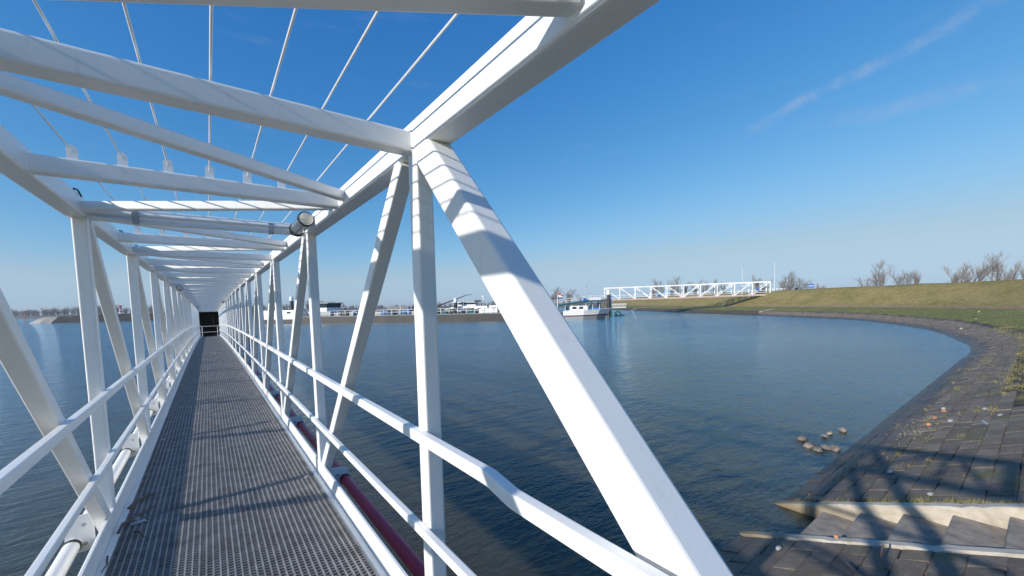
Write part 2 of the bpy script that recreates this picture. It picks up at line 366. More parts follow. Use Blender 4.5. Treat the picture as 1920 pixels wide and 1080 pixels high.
PROF = [(-14, -6.0), (-8, -4.6), (-4, -3.15), (-2, -2.37), (-1, -1.99), (0, -1.6), (.5, -1.41), (1, -1.215), (1.5, -1.03), (2.1, -.81), (2.4, -.77), (3, -.73), (4, -.68), (6, -.56), (8, -.44), (10.5, -.32), (13.3, -.18), (14.2, .02), (16, .55), (18, 1.2), (20, 1.9), (22, 2.6), (23.6, 3.1), (24.8, 3.3), (27, 3.38), (31, 3.3), (34, 2.6), (44, .1), (60, -.2), (120, -.3), (400, -.3), (1500, -.3)]
def prof(n):
    for (a, za), (b, zb) in zip(PROF, PROF[1:]):
        if n <= b: return za+(zb-za)*(n-a)/(b-a)
    return PROF[-1][1]
from mathutils import noise as mnoise
def shore_frames():
    fr = []
    for i, p in enumerate(SHORE):
        a = SHORE[max(i-1, 0)]; b = SHORE[min(i+1, len(SHORE)-1)]; d = (b-a).normalized()
        fr.append((p, Vector((d.y, -d.x))))
    return fr
FR = shore_frames()
_xs = [5.60, 5.64, 6.94, 6.98]
SHORE = sorted([p for p in SHORE if p.x < 8]+[Vector((x, 3.1)) for x in _xs], key=lambda p: p.x)+[p for p in SHORE if p.x >= 8]
FR = shore_frames()
def bank_z(n): return -1.6 + (.39*n if n < 0 else .376*n)
def make_bank():
    vs = []; fs = []; att = []; k = len(PROF)
    for p, nv in FR:
        for n, z in PROF:
            far_side = max(0., min(1., (p.x-60)/22.)) if n > 2.4 else 0.
            nn = 2.4+(n-2.4)*(1-.36*far_side) if 2.4 < n <= 31 else n
            q = p+nv*nn
            zz = z
            if n > 2.2: zz += .10*mnoise.noise((q.x*.35, q.y*.35, 0)) + (.06*mnoise.noise((q.x*1.3, q.y*1.3, 3)) if n < 30 else 0)
            loc = max(0., min(1., (16-p.x)/4.))
            if 2.05 < n < 8: zz = zz*(1-loc)+loc*min(bank_z(n), -.40)
            if -5 < n < 3.3: zz -= .035*(1 if n < 2.05 else loc)
            if -5 < n < 6 and 5.62 < p.x < 6.96: zz -= .50
            vs.append((q.x, q.y, zz)); att.append(n)
    for i in range(len(FR)-1):
        for j in range(k-1):
            a = i*k+j; fs.append((a, a+1, a+1+k, a+k))
    me = bpy.data.meshes.new('river_bank'); me.from_pydata(vs, [], fs); me.validate(); me.update()
    at = me.attributes.new('shore', 'FLOAT', 'POINT'); at.data.foreach_set('value', att)
    me.materials.append(M['ground']); me.shade_smooth()
    return tag(link('river_bank', me), 'stone-lined river bank with grass berm and dike', kind='structure')
bank = make_bank()
tag(MB().box(-2600, 4200, -60, 5200, -9, WATER).build('river_water', M['water']), kind='structure')
# bed under everything, reaching the horizon
tag(MB().box(-4000, 6000, -1600, 7000, -9.6, -9.1).build('river_bed', M['farland']), kind='structure')

RX, RY = Vector((.7987, -.6018)), Vector((.6018, .7987))     # a second ground frame, square to the moored ships
def far(lat, dep, z=0.): q = Vector((EYE.x, EYE.y))+RX*lat+RY*dep; return Vector((q.x, q.y, z))

# ------------------------------------------------------------------ revetment blocks
def bank_z(n): return -1.6 + (.39*n if n < 0 else .376*n)
def block_mesh(lx, ln, rnd):
    # a bevelled, slightly worn slab; local x along the shore, local y up the slope
    h = .10; e = .007; mb = MB(); o = lambda s: rnd.uniform(-s, s)
    x, y = lx/2, ln/2
    low = [(-x+o(.01), -y+o(.01)), (x+o(.01), -y+o(.01)), (x+o(.01), y+o(.01)), (-x+o(.01), y+o(.01))]
    top = [(px*(1-e/x), py*(1-e/y), o(.004)) for px, py in low]
    mid = [(px, py, -e*1.2) for px, py in low]
    vs = [(px, py, -h) for px, py in low]+mid+top+[(o(.05), o(.03), .002+o(.004))]
    fs = [(3, 2, 1, 0)]+[(i, (i+1) % 4, 4+(i+1) % 4, 4+i) for i in range(4)]+[(4+i, 4+(i+1) % 4, 8+(i+1) % 4, 8+i) for i in range(4)]+[(8+i, 8+(i+1) % 4, 12) for i in range(4)]
    mb.add(vs, fs); return mb
rnd = random.Random(3)
BL, BN = .52, .245
variants = [block_mesh(BL-.010, BN-.008, rnd) for _ in range(8)]
variants += [block_mesh(BL/2-.010, BN-.008, rnd) for _ in range(2)]
vmesh = [v.mesh('revetment_block', M['block']) for v in variants]
slope = math.atan(.376)
paving = empty('block_revetment', (7, 3.1, WATER)); tag(paving, 'dark stone block revetment sloping into the water by the stair', kind='structure')
def place_blocks():
    cnt = 0; rest = MB()
    spots = []
    for row in range(-9, 13):
        n = (row+.5)*BN
        for i in range(-2, 58):
            x = 3.21 + (i+(.5 if row % 2 else 0))*BL; half = False
            if row % 2 and abs(x-5.55) < .02: x = 5.42; half = True
            elif row % 2 and abs(x-7.11) < .02: x = 7.24; half = True
            elif 5.31 < x < 7.27: continue
            if x > 30: continue
            y = 3.1-n*math.cos(slope)
            if row >= 9 and x > 13.4 or row >= 8 and x > 15.2+rnd.uniform(0, 3) or x > 12.2 and row >= 10: continue
            d = math.hypot(x-EYE.x, y-EYE.y)
            spots.append((d + (8 if row < 0 else 0) + (30 if x < 3.0 else 0), row, x, y, bank_z(n*math.cos(slope)), half))
    spots.sort()
    for d, row, x, y, z, half in spots:
        t = Vector((x+rnd.uniform(-.004, .004), y+rnd.uniform(-.003, .003), z+rnd.uniform(-.006, .005)))
        rot = Matrix.Rotation(-slope+rnd.uniform(-.012, .012), 4, 'X') @ Matrix.Rotation(rnd.uniform(-.010, .010), 4, 'Y') @ Matrix.Rotation(rnd.uniform(-.008, .008), 4, 'Z')
        k = 8+rnd.randrange(2) if half else rnd.randrange(8)
        if cnt < 299:
            o = bpy.data.objects.new('stone_block', vmesh[k]); col.objects.link(o); o.parent = paving
            o.matrix_local = Matrix.Translation(t-Vector((7, 3.1, WATER))) @ rot; cnt += 1
        else:
            mw = Matrix.Translation(t-Vector((7, 3.1, WATER))) @ rot
            rest.add([mw @ Vector(v) for v in variants[k].v], variants[k].f)
    # onward round the bay, following the shoreline
    s = 0.; dist = 0; nexts = 0
    for i in range(len(FR)-1):
        p, nv = FR[i]; q, _ = FR[i+1]
        if p.x < 29.6 or p.x > 82: continue
        L = (q-p).length; t = Vector((-nv.y, nv.x)); m_ = max(1, round(L/BL)); ang = math.atan2(t.y, t.x)
        for k in range(m_):
            for row in range(-1, 9):
                n = (row+.5)*BN
                c = p+(q-p)*((k+.5+(.25 if row % 2 else -.25))/m_)+nv*(n*math.cos(slope))
                mw = Matrix.Translation(Vector((c.x, c.y, bank_z(n*math.cos(slope))+rnd.uniform(-.015, .012)))-Vector((7, 3.1, WATER))) @ Matrix.Rotation(ang, 4, 'Z') @ Matrix.Rotation(-slope+rnd.uniform(-.03, .03), 4, 'X')
                v = variants[rnd.randrange(8)]
                rest.add([mw @ Vector(a) for a in v.v], v.f)
    tag(rest.build('distant_stone_block', M['block_far'], paving), kind='stuff')
place_blocks()

# ------------------------------------------------------------------ stair in the revetment
def stair():
    t = empty('river_stair', (6.3, 2.0, -1.2), 'pale concrete stair between two cheek walls running down into the water', 'stair')
    o0 = Vector((6.3, 2.0, -1.2))
    def cheek(x0, x1, lift, depth, y0, y1):
        mb = MB(); pr = []
        NS = 60; ys = [y1+(y0-y1)*k/NS for k in range(NS+1)]; rr = random.Random(int(x0*100))
        vs = []; fs = []
        for y in ys:
            zt = bank_z(3.1-y)+lift
            wob = .006*math.sin(y*9.1)+rr.uniform(-.003, .003); zt += rr.uniform(-.003, .002)-(.014 if rr.random() < .06 else 0); ch = .012+rr.uniform(0, .014)
            vs += [Vector((x0+wob, y, zt-depth))-o0, Vector((x1, y, zt-depth))-o0, Vector((x1, y, zt-ch))-o0, Vector((x1-ch, y, zt))-o0, Vector((x0+ch+wob, y, zt))-o0, Vector((x0+wob, y, zt-ch))-o0]
        for i in range(NS):
            for k in range(6): a = i*6+k; b = i*6+(k+1) % 6; fs.append((a, b, b+6, a+6))
        fs += [(5, 4, 3, 2, 1, 0), tuple(NS*6+k for k in range(6))]
        return mb.add(vs, fs).build('cheek_wall', M['concrete'], t)
    cheek(6.86, 7.02, .02, .9, 3.6, -1.2); cheek(5.58, 5.72, .012, .9, 3.75, -1.2)
    y = 4.2; 
    for k in range(13):
        going = .42; y1 = y; y0 = y-going
        zt = bank_z(3.1-(y1-.06))-.10
        x0 = 5.725; x1 = 6.857; s = MB()
        e = .012
        s.add([Vector(v)-o0 for v in ((x0, y0-.1, zt-.35), (x1, y0-.1, zt-.35), (x1, y1, zt-.35), (x0, y1, zt-.35), (x0, y0-.1, zt), (x1, y0-.1, zt), (x1, y1-e, zt), (x0, y1-e, zt), (x1, y1, zt-e), (x0, y1, zt-e))],
              [(0, 3, 2, 1), (4, 5, 6, 7), (0, 1, 5, 4), (7, 6, 8, 9), (9, 8, 2, 3), (1, 2, 8, 6, 5), (0, 4, 7, 9, 3)])
        s.build('step', M['tread'], t); y -= going
stair()
# abutment that carries the shore end of the footbridge
ab = empty('bridge_abutment', (0, -1.0, -1), 'concrete abutment under the shore end of the white footbridge', 'abutment')
MB().box(-1.25, 1.25, -2.2, .9, -1.0, -.17).build('bearing_block', M['concrete'], ab)
MB().box(-1.35, 1.35, -3.6, -2.21, -.9, .0).build('back_wall', M['concrete'], ab)
for c_ in ab.children: c_.location = -ab.location

# ------------------------------------------------------------------ the white truss footbridge
P_ = 2.4148; NP = 20; YEND = 48.0
def drop(y): return 0. if y < 8 else 4.9e-4*(y-8)**2
def V(x, y, z): return Vector((x, y, z-drop(y)))
ys_line = [.9 + i*(YEND-.9)/40 for i in range(41)]
br = empty('truss_footbridge', (0, 0, 0), 'long white truss footbridge with grating deck running out over the water', 'footbridge')
W = M['white']
def run(x, z, w, h, y0, y1, r=.008):
    n = max(2, int((y1-y0)/1.2)); return MB().sweep([V(x, y0+(y1-y0)*i/n, z) for i in range(n+1)], rprof(w, h, r, 3))
# chords
for s in (-1, 1):
    run(s*.762, 2.3805, .116, .129, .50, YEND, .014).build('top_chord', W, br)
    run(s*.757, -.05, .084, .15, .22, YEND, .012).build('bottom_chord', W, br)
    run(s*.714, .103, .020, .150, .22, YEND, .004).build('kick_plate', W, br)
    # ledge that carries the grating
    run(s*.683, .020, .040, .044, .3, YEND, .004).build('grating_ledge', W, br)
# verticals, diagonals
for k in range(1, NP):
    y = k*P_
    for s in (-1, 1):
        MB().beam(V(s*.746, y+(.012 if s > 0 else .056), .02), V(s*.746, y+(.012 if s > 0 else .056), 2.322), .080, .088, .010, 3, (0, 1, 0)).build('post', W, br)
        if k < NP-1:
            far_half = k >= 11
            a, b = (V(s*.746, y+.165, 2.322), V(s*.746, y+P_+.02, .02))
            if far_half: a, b = (V(s*.746, y+P_-.13, 2.322), V(s*.746, y+.0, .02))
            MB().beam(a, b, .079, .080, .010, 3, (1, 0, 0)).build('diagonal', W, br)
# raking end posts
for s in (-1, 1):
    MB().beam(Vector((s*.762, 2.383, 2.352)), Vector((s*.762, .177, -.04)), .134, .114, .014, 3, (1, 0, 0)).build('end_post', W, br)
# roof members
LUGX = [-.556, -.371, -.186, 0., .186, .371, .556]
bz = 2.358
def lug_mesh():
    mb = MB(); w, h, th = .021, .082, .010; pts = [(-w, 0), (w, 0), (w, h-w)]+[(w*math.cos(R(a)), h-w+w*math.sin(R(a))) for a in (30, 60, 90, 120, 150)]+[(-w, h-w)]
    n = len(pts); vs = [(p[0], -th/2, p[1]) for p in pts]+[(p[0], th/2, p[1]) for p in pts]
    mb.add(vs, [tuple(range(n)), tuple(range(2*n-1, n-1, -1))]+[(i, i+n, (i+1) % n+n, (i+1) % n) for i in range(n)]); return mb.mesh('wire_lug', W)
LUG = lug_mesh()
halves = []
cross_end = MB().beam(V(-.702, .62, bz), V(.702, .62, bz), .16, .10, .01).build('cross_beam', W, br)
def lugs_on(beam, y):
    for x in LUGX:
        o = link('wire_lug', LUG, beam); o.location = V(x, y, 2.400)
for k in range(0, NP):
    y = k*P_
    if k > 0:
        MB().beam(V(-.7025, y+.04, bz), V(.7025, y+.04, bz), .085, .086, .010).build('cross_beam', W, br)
    yh = y+P_*.5+.06
    if yh > .9 and yh < YEND:
        cb = MB().beam(V(-.7025, yh, bz+.002), V(.7025, yh, bz+.002), .075, .086, .010).build('cross_beam', W, br)
        lugs_on(cb, yh+.01); halves.append(yh+.01)
        if k > 0: MB().beam(V(-.706, y+.21, bz+.012), V(.706, yh-.145, bz+.012), .062, .060, .010).build('roof_brace', W, br)
        else: MB().beam(V(-.70, .74, bz+.012), V(.70, yh-.12, bz+.012), .062, .060, .01).build('roof_brace', W, br)
        if k < NP-1: MB().beam(V(.706, yh+.15, bz+.012), V(-.706, y+P_-.10, bz+.012), .062, .060, .010).build('roof_brace', W, br)
for x in LUGX:
    pts = [V(x, .62, 2.448)]+[V(x, h, 2.454) for h in halves]
    mb = MB()
    for a, b in zip(pts, pts[1:]): mb.tube([a, b], .0042, 6)
    mb.build('tension_wire', M['wire'], br)
# weld beads where the roof members meet the chords
def weld(x, y, z, w, h):
    pts = [V(x, y-w/2, z-h/2), V(x, y+w/2, z-h/2), V(x, y+w/2, z+h/2), V(x, y-w/2, z+h/2), V(x, y-w/2, z-h/2)]
    mb = MB()
    for a, b in zip(pts, pts[1:]): mb.tube([a, b], .0055, 6, (1, 0, 0))
    mb.build('weld_bead', W, br)
for k in range(1, 5):
    for s_ in (-1, 1): weld(s_*.7035, k*P_+.04, bz, .084, .084); weld(s_*.7035, k*P_+P_*.5+.06, bz+.002, .074, .084)
# handrails
def rail(s):
    pts = []
    if s > 0: pts = [V(.6565, .62, 1.036), V(.6565, 1.645, 1.036), V(.6582, 1.665, 1.036), V(.6848, 1.82, 1.036), V(.6865, 1.84, 1.036)]
    else: pts = [V(-.6865, .62, 1.036), V(-.6865, 1.83, 1.036)]
    y = 3.0
    while y < YEND: pts.append(V(s*.6865, y, 1.036)); y += 1.6
    pts.append(V(s*.6865, YEND, 1.036))
    MB().sweep(pts, rprof(.043, .051, .007, 3)).build('handrail', W, br)
    run(s*.6865, .580, .036, .040, .62, YEND, .006).build('mid_rail', W, br)
rail(1); rail(-1)
# grating panels, one per bay
def grating():
    L = P_-.018; mb = MB(); nb = 37; w = .0044
    for i in range(nb+1):
        x = -.660+1.320*i/nb; mb.box(x-w, x+w, 0, L, -.030, 0)
    nr = int(L/.0322)
    for i in range(nr+1):
        y = .004+(L-.008)*i/nr; mb.box(-.660, .660, y-.0036, y+.0036, -.022, -.0012)
    for y in (0, L-.006): mb.box(-.660, .660, y, y+.006, -.034, .0006)
    return mb.mesh('grating_panel', M['grate'])
GR = grating()
clip = MB().lathe((0, 0, 0), [(.024, 0), (.024, .006), (.018, .010), (.007, .011), (.007, .019), (.003, .021)], 10).mesh('grating_clip', M['galv'])
for k in range(0, NP):
    y = k*P_+.075; y1 = y+P_
    if y > YEND: break
    o = link('grating_panel', GR, br); o.location = (0, y, .03-drop(y)); o.rotation_euler = (math.atan2(-(drop(y1)-drop(y)), P_), 0, 0)
    for x in (-.60, .60):
        c = link('grating_clip', clip, br); c.location = (x, y-.02, -drop(y)+.0305)
# bearers under the deck
for k in range(0, NP):
    y = k*P_+.07
    if y < YEND: MB().beam(V(-.71, y, -.055), V(.71, y, -.055), .07, .08, .006).build('deck_bearer', W, br)
# service pipes and their brackets
for s, mat, nm_, z in ((1, M['red'], 'red_pipe', -.07), (-1, W, 'white_pipe', -.03)):
    n = 40; mb = MB(); mb.tube([V(s*.935, .3+(YEND-.5)*i/n, z) for i in range(n+1)], .047, 14)
    o = mb.build(nm_, mat, br, True)
    for k in range(0, NP):
        y = k*P_+.09
        if y < .5: continue
        pl = MB(); th = .006
        zt = .04 if s > 0 else .16
        pts = [(s*.822, zt-.26), (s*.975, zt-.26), (s*.975, zt-.02), (s*.955, zt), (s*.822, zt+.02)]
        if s < 0: pts = pts[::-1]
        q = [(a, -th, b) for a, b in pts]+[(a, th, b) for a, b in pts]
        c0 = V(0, y-.05, 0)
        pl.add([Vector(v)+c0 for v in q], [(0, 1, 2, 3, 4), (9, 8, 7, 6, 5)]+[(i, i+5, (i+1) % 5+5, (i+1) % 5) for i in range(5)])
        b_ = pl.build('pipe_bracket', W, br)
        if k < 9:
            for zz in (zt-.06, zt-.20):
                MB().lathe(V(s*.87, y-.058, zz), [(.012, 0), (.012, .012), (.007, .013), (.007, .02)], 6, (0, -1, 0)).build('bolt', M['galv'], b_)
        MB().lathe(V(s*.935, y-.115, z), [(.049, 0), (.053, .002), (.053, .028), (.049, .03)], 14, (0, 1, 0)).build('pipe_clamp', M['black'], br)
# lamp with its conduit across the roof
def floodlight(p0, p1, scale=1.):
    p0 = Vector(p0); p1 = Vector(p1); ax = (p1-p0).normalized(); L = (p1-p0).length; r = .056*scale
    t = MB().lathe(p0, [(r*.96, 0), (r, .006), (r, L-.006), (r*.96, L)], 22, ax).build('floodlight', M['steel'], br, True)
    for h in (.012, L-.016): MB().lathe(p0+ax*h, [(r+.001, -.005), (r+.007, -.003), (r+.007, .006), (r+.001, .008)], 22, ax).build('seal_ring', M['black'], t, True)
    MB().lathe(p0+ax*(.05), [(r+.001, -.004), (r+.004, -.004), (r+.004, .012), (r+.001, .012)], 22, ax).build('clamp_band', M['steel'], t, True)
    MB().lathe(p0-ax*.004, [(r*.80, -.002), (r*.86, .0), (r*.86, .005)], 22, ax).build('lens', M['lampglass'], t, True)
    return t
floodlight((.640, 4.42, 2.378), (.615, 4.74, 2.330))
for (x, y, e) in ((-.60, 14.2, 0), (.60, 26.3, 0), (-.60, 35, 0)): floodlight(V(x, y-.18, 2.27), V(x, y+.18, 2.25))
for zz, yy in ((2.352, 4.775), (2.302, 4.79)):
    MB().tube([(-.69, yy+.02, zz+.006), (-.3, yy, zz), (.2, yy-.02, zz), (.615, yy-.03, zz)], .0165, 10).build('conduit', W, br, True)
for x in (-.44, .42): MB().beam((x-.018, 4.76, 2.328), (x+.018, 4.76, 2.328), .052, .092, .008).build('conduit_clamp', M['galv'], br)
# black cable loops at the left chord
for y, z in ((4.62, 2.45), (6.35, 2.45), (7.45, 2.45)):
    MB().tube([(-.71, y-.07, z-.02), (-.712, y-.03, z+.008), (-.70, y+.0, z+.006), (-.69, y+.03, z-.03)], .0055, 7).build('cable_loop', M['black'], br, True)

# twigs and rubbish caught on the deck
def twig(pts, r, label):
    base = Vector(pts[0]); o = MB().taper([Vector(p)-base for p in pts], [r*(1-.5*i/(len(pts)-1)) for i in range(len(pts))], 6).build('twig', M['bark'], None, True)
    o.location = base; tag(o, label, 'twig', 'twigs caught on the deck edge'); return o
twig([(-.665, 4.80, 0.046), (-.60, 4.90, 0.050), (-.50, 5.04, 0.044)], .010, 'longest straight twig lying on the grating by the left kerb')
twig([(-.575, 4.62, 0.044), (-.55, 4.585, 0.054), (-.515, 4.50, 0.040)], .009, 'short bent twig lying alone on the grating at left')
twig([(-.665, 5.12, 0.046), (-.63, 5.22, 0.058), (-.575, 5.32, 0.050), (-.52, 5.36, 0.042)], .014, 'dark knotty twig piled against the left kerb farther along the deck')
twig([(-.668, 4.66, 0.050), (-.655, 4.76, 0.075), (-.64, 4.83, 0.060)], .010, 'small upright curled twig against the left kerb below the long one')
twig([(-.672, 4.30, 0.060), (-.664, 4.22, 0.042), (-.672, 4.12, 0.052)], .006, 'thin nearest twig hanging on the left kerb')
lf = MB(); lf.add([(-.05, -.02, 0), (.0, -.032, .008), (.05, -.008, .002), (.04, .022, .006), (-.01, .03, .012), (-.048, .012, .003), (0, 0, .01)], [(i, (i+1) % 6, 6) for i in range(6)]+[((i+1) % 6, i, 6) for i in range(0)])
lf = lf.build('plastic_scrap', M['grey'], None, False, (-.575, 4.80, .034)); tag(lf, 'pale scrap of plastic lying on the grating near the twigs', 'litter')
lf.modifiers.new('thick', 'SOLIDIFY').thickness = .003
# ------------------------------------------------------------------ landing stage at the far end of the bridge
ls = empty('landing_stage', (0, 50, -1), 'dark landing stage shelter at the far end of the footbridge', 'landing stage')
zd = -.83
MB().box(-3.2, 3.2, 48.05, 58, -1.9, zd-.03).build('pontoon', M['hull'], ls)
MB().box(-1.35, -.74, 48.32, 48.44, zd-.02, 1.52).build('side_wall', M['dark'], ls)
MB().box(.74, 1.35, 48.32, 48.44, zd-.02, 1.52).build('side_wall', M['dark'], ls)
MB().box(-1.26, 1.26, 52.6, 52.7, zd-.02, 1.52).build('back_wall', M['dark'], ls)
MB().box(-1.40, 1.40, 48.25, 52.8, 1.521, 1.62).build('roof', M['dark'], ls)
for x in (-1.37, 1.27): MB().box(x, x+.10, 48.45, 52.59, zd-.02, 1.52).build('side_wall', M['dark'], ls)
MB().box(-1.26, 1.26, 48.1, 52.59, zd-.028, zd-.01).build('floor', M['dark'], ls)
MB().beam((.34, 50.6, zd), (.34, 50.6, 1.5), .12, .12, .01, 2, (0, 1, 0)).build('inner_post', M['rust'], ls)
for x in (-.58, .58): MB().tube([(x, 48.16, zd-.03), (x, 48.16, zd+1.03)], .022, 8).build('rail_post', W, ls)
for z in (.48, 1.03): MB().tube([(-.72, 48.16, zd+z), (.72, 48.16, zd+z)], .022, 8).build('rail_bar', W, ls)

for c_ in ls.children: c_.location = -ls.location
# ------------------------------------------------------------------ second footbridge across the bay
def frame_obj(name, a, b, label, cat, z=0., group=None):
    """an Empty at a, local x pointing to b on the ground"""
    o = empty(name, (a.x, a.y, z), label, cat, group); o.rotation_euler = (0, 0, math.atan2(b.y-a.y, b.x-a.x)); return o
WF = M['white_far']
def far_bridge():
    a, b = far(24.1, 104), far(60.5, 95); L = (b-a).length
    t = frame_obj('truss_footbridge', a, b, 'white truss footbridge across the bay, seen from the side against the dike', 'footbridge', 2.03)
    rise = .36; H = 3.05; n = 10; Wd = 1.25
    def q(x, y, z): return Vector((x, y, z+rise*x/L))
    for y in (-Wd, Wd):
        MB().beam(q(0, y, H), q(L, y, H), .22, .24, .02, 2).build('top_chord', WF, t)
        MB().beam(q(0, y, 0), q(L, y, 0), .22, .30, .02, 2).build('bottom_chord', WF, t)
        for k in range(n+1):
            MB().beam(q(L*k/n, y, 0), q(L*k/n, y, H), .19, .19, .01, 1, (0, 1, 0)).build('post', WF, t)
            if k < n:
                x0, x1 = (L*k/n, L*(k+1)/n); up_ = k < 5
                MB().beam(q(x0, y, H if up_ else .1), q(x1, y, .1 if up_ else H), .16, .16, .01, 1, (0, 1, 0)).build('diagonal', WF, t)
        for z in (.62, 1.1): MB().beam(q(0, y*.88, z), q(L, y*.88, z), .05, .05, .005, 1).build('handrail', WF, t)
        MB().tube([q(.3, y*1.16, .02), q(L-1, y*1.16, .02)], .05, 6).build('red_pipe', M['redpaint'], t)
    for k in range(2*n+1): MB().beam(q(L*k/(2*n), -Wd, H), q(L*k/(2*n), Wd, H), .09, .09, .01, 1).build('cross_beam', WF, t)
    MB().box(0, L, -.9, .9, .10, .14).build('deck', M['galv'], t)
    MB().box(L, L+3.2, -.95, .95, .36, .62).build('landing_deck', WF, t)
    for y in (-.95, .95):
        for x in (.5, 1.4, 2.3, 3.1): MB().box(L+x-.03, L+x+.03, y-.03, y+.03, .62, 1.75).build('rail_post', WF, t)
        for z in (1.2, 1.72): MB().box(L, L+3.2, y-.025, y+.025, z, z+.06).build('handrail', WF, t)
    for x, z in ((1.4, .72), (L*.35, .72), (L*.93, 1.3)): MB().box(x-.35, x+.35, -Wd-.14, -Wd-.10, z+rise*x/L-.25, z+rise*x/L+.3).build('blue_panel', M['blue'], t)
    ab2 = frame_obj('bridge_abutment', a, b, 'rust-brown sheet-pile abutment in the dike under the far footbridge', 'abutment', 0)
    for k in range(8):
        MB().beam((L+.1+k*.42, -1.5+.12*(k % 2), .6), (L+.1+k*.42, -1.5+.12*(k % 2), 2.2), .40, .16, .03, 2, (0, 1, 0)).build('sheet_pile', M['rust'], ab2)
    MB().box(L+.05, L+4.2, -1.3, 1.5, .2, 2.18).build('fill_block', M['rust'], ab2)
far_bridge()
def mooring_pile(lat, dep, top, label):
    p = far(lat, dep, WATER-2); t = empty('mooring_pile', p, label, 'mooring pile', 'black steel mooring piles')
    h = top-WATER+2
    MB().lathe((0, 0, 0), [(.42, 0), (.42, h-.9)], 16).build('shaft', M['pile'], t, True)
    MB().lathe((0, 0, h-.899), [(.46, 0), (.46, .7), (.36, .95), (.10, 1.15)], 16).build('cap', WF, t, True)
mooring_pile(22.1, 91.5, 4.15, 'black mooring pile standing at the water end of the far footbridge')
mooring_pile(-53.6, 98.5, 4.55, 'tall black mooring pile with white cap behind the barge stern house')
mooring_pile(-13.2, 95.5, 3.15, 'black mooring pile with white cap beside the dark crane boom')

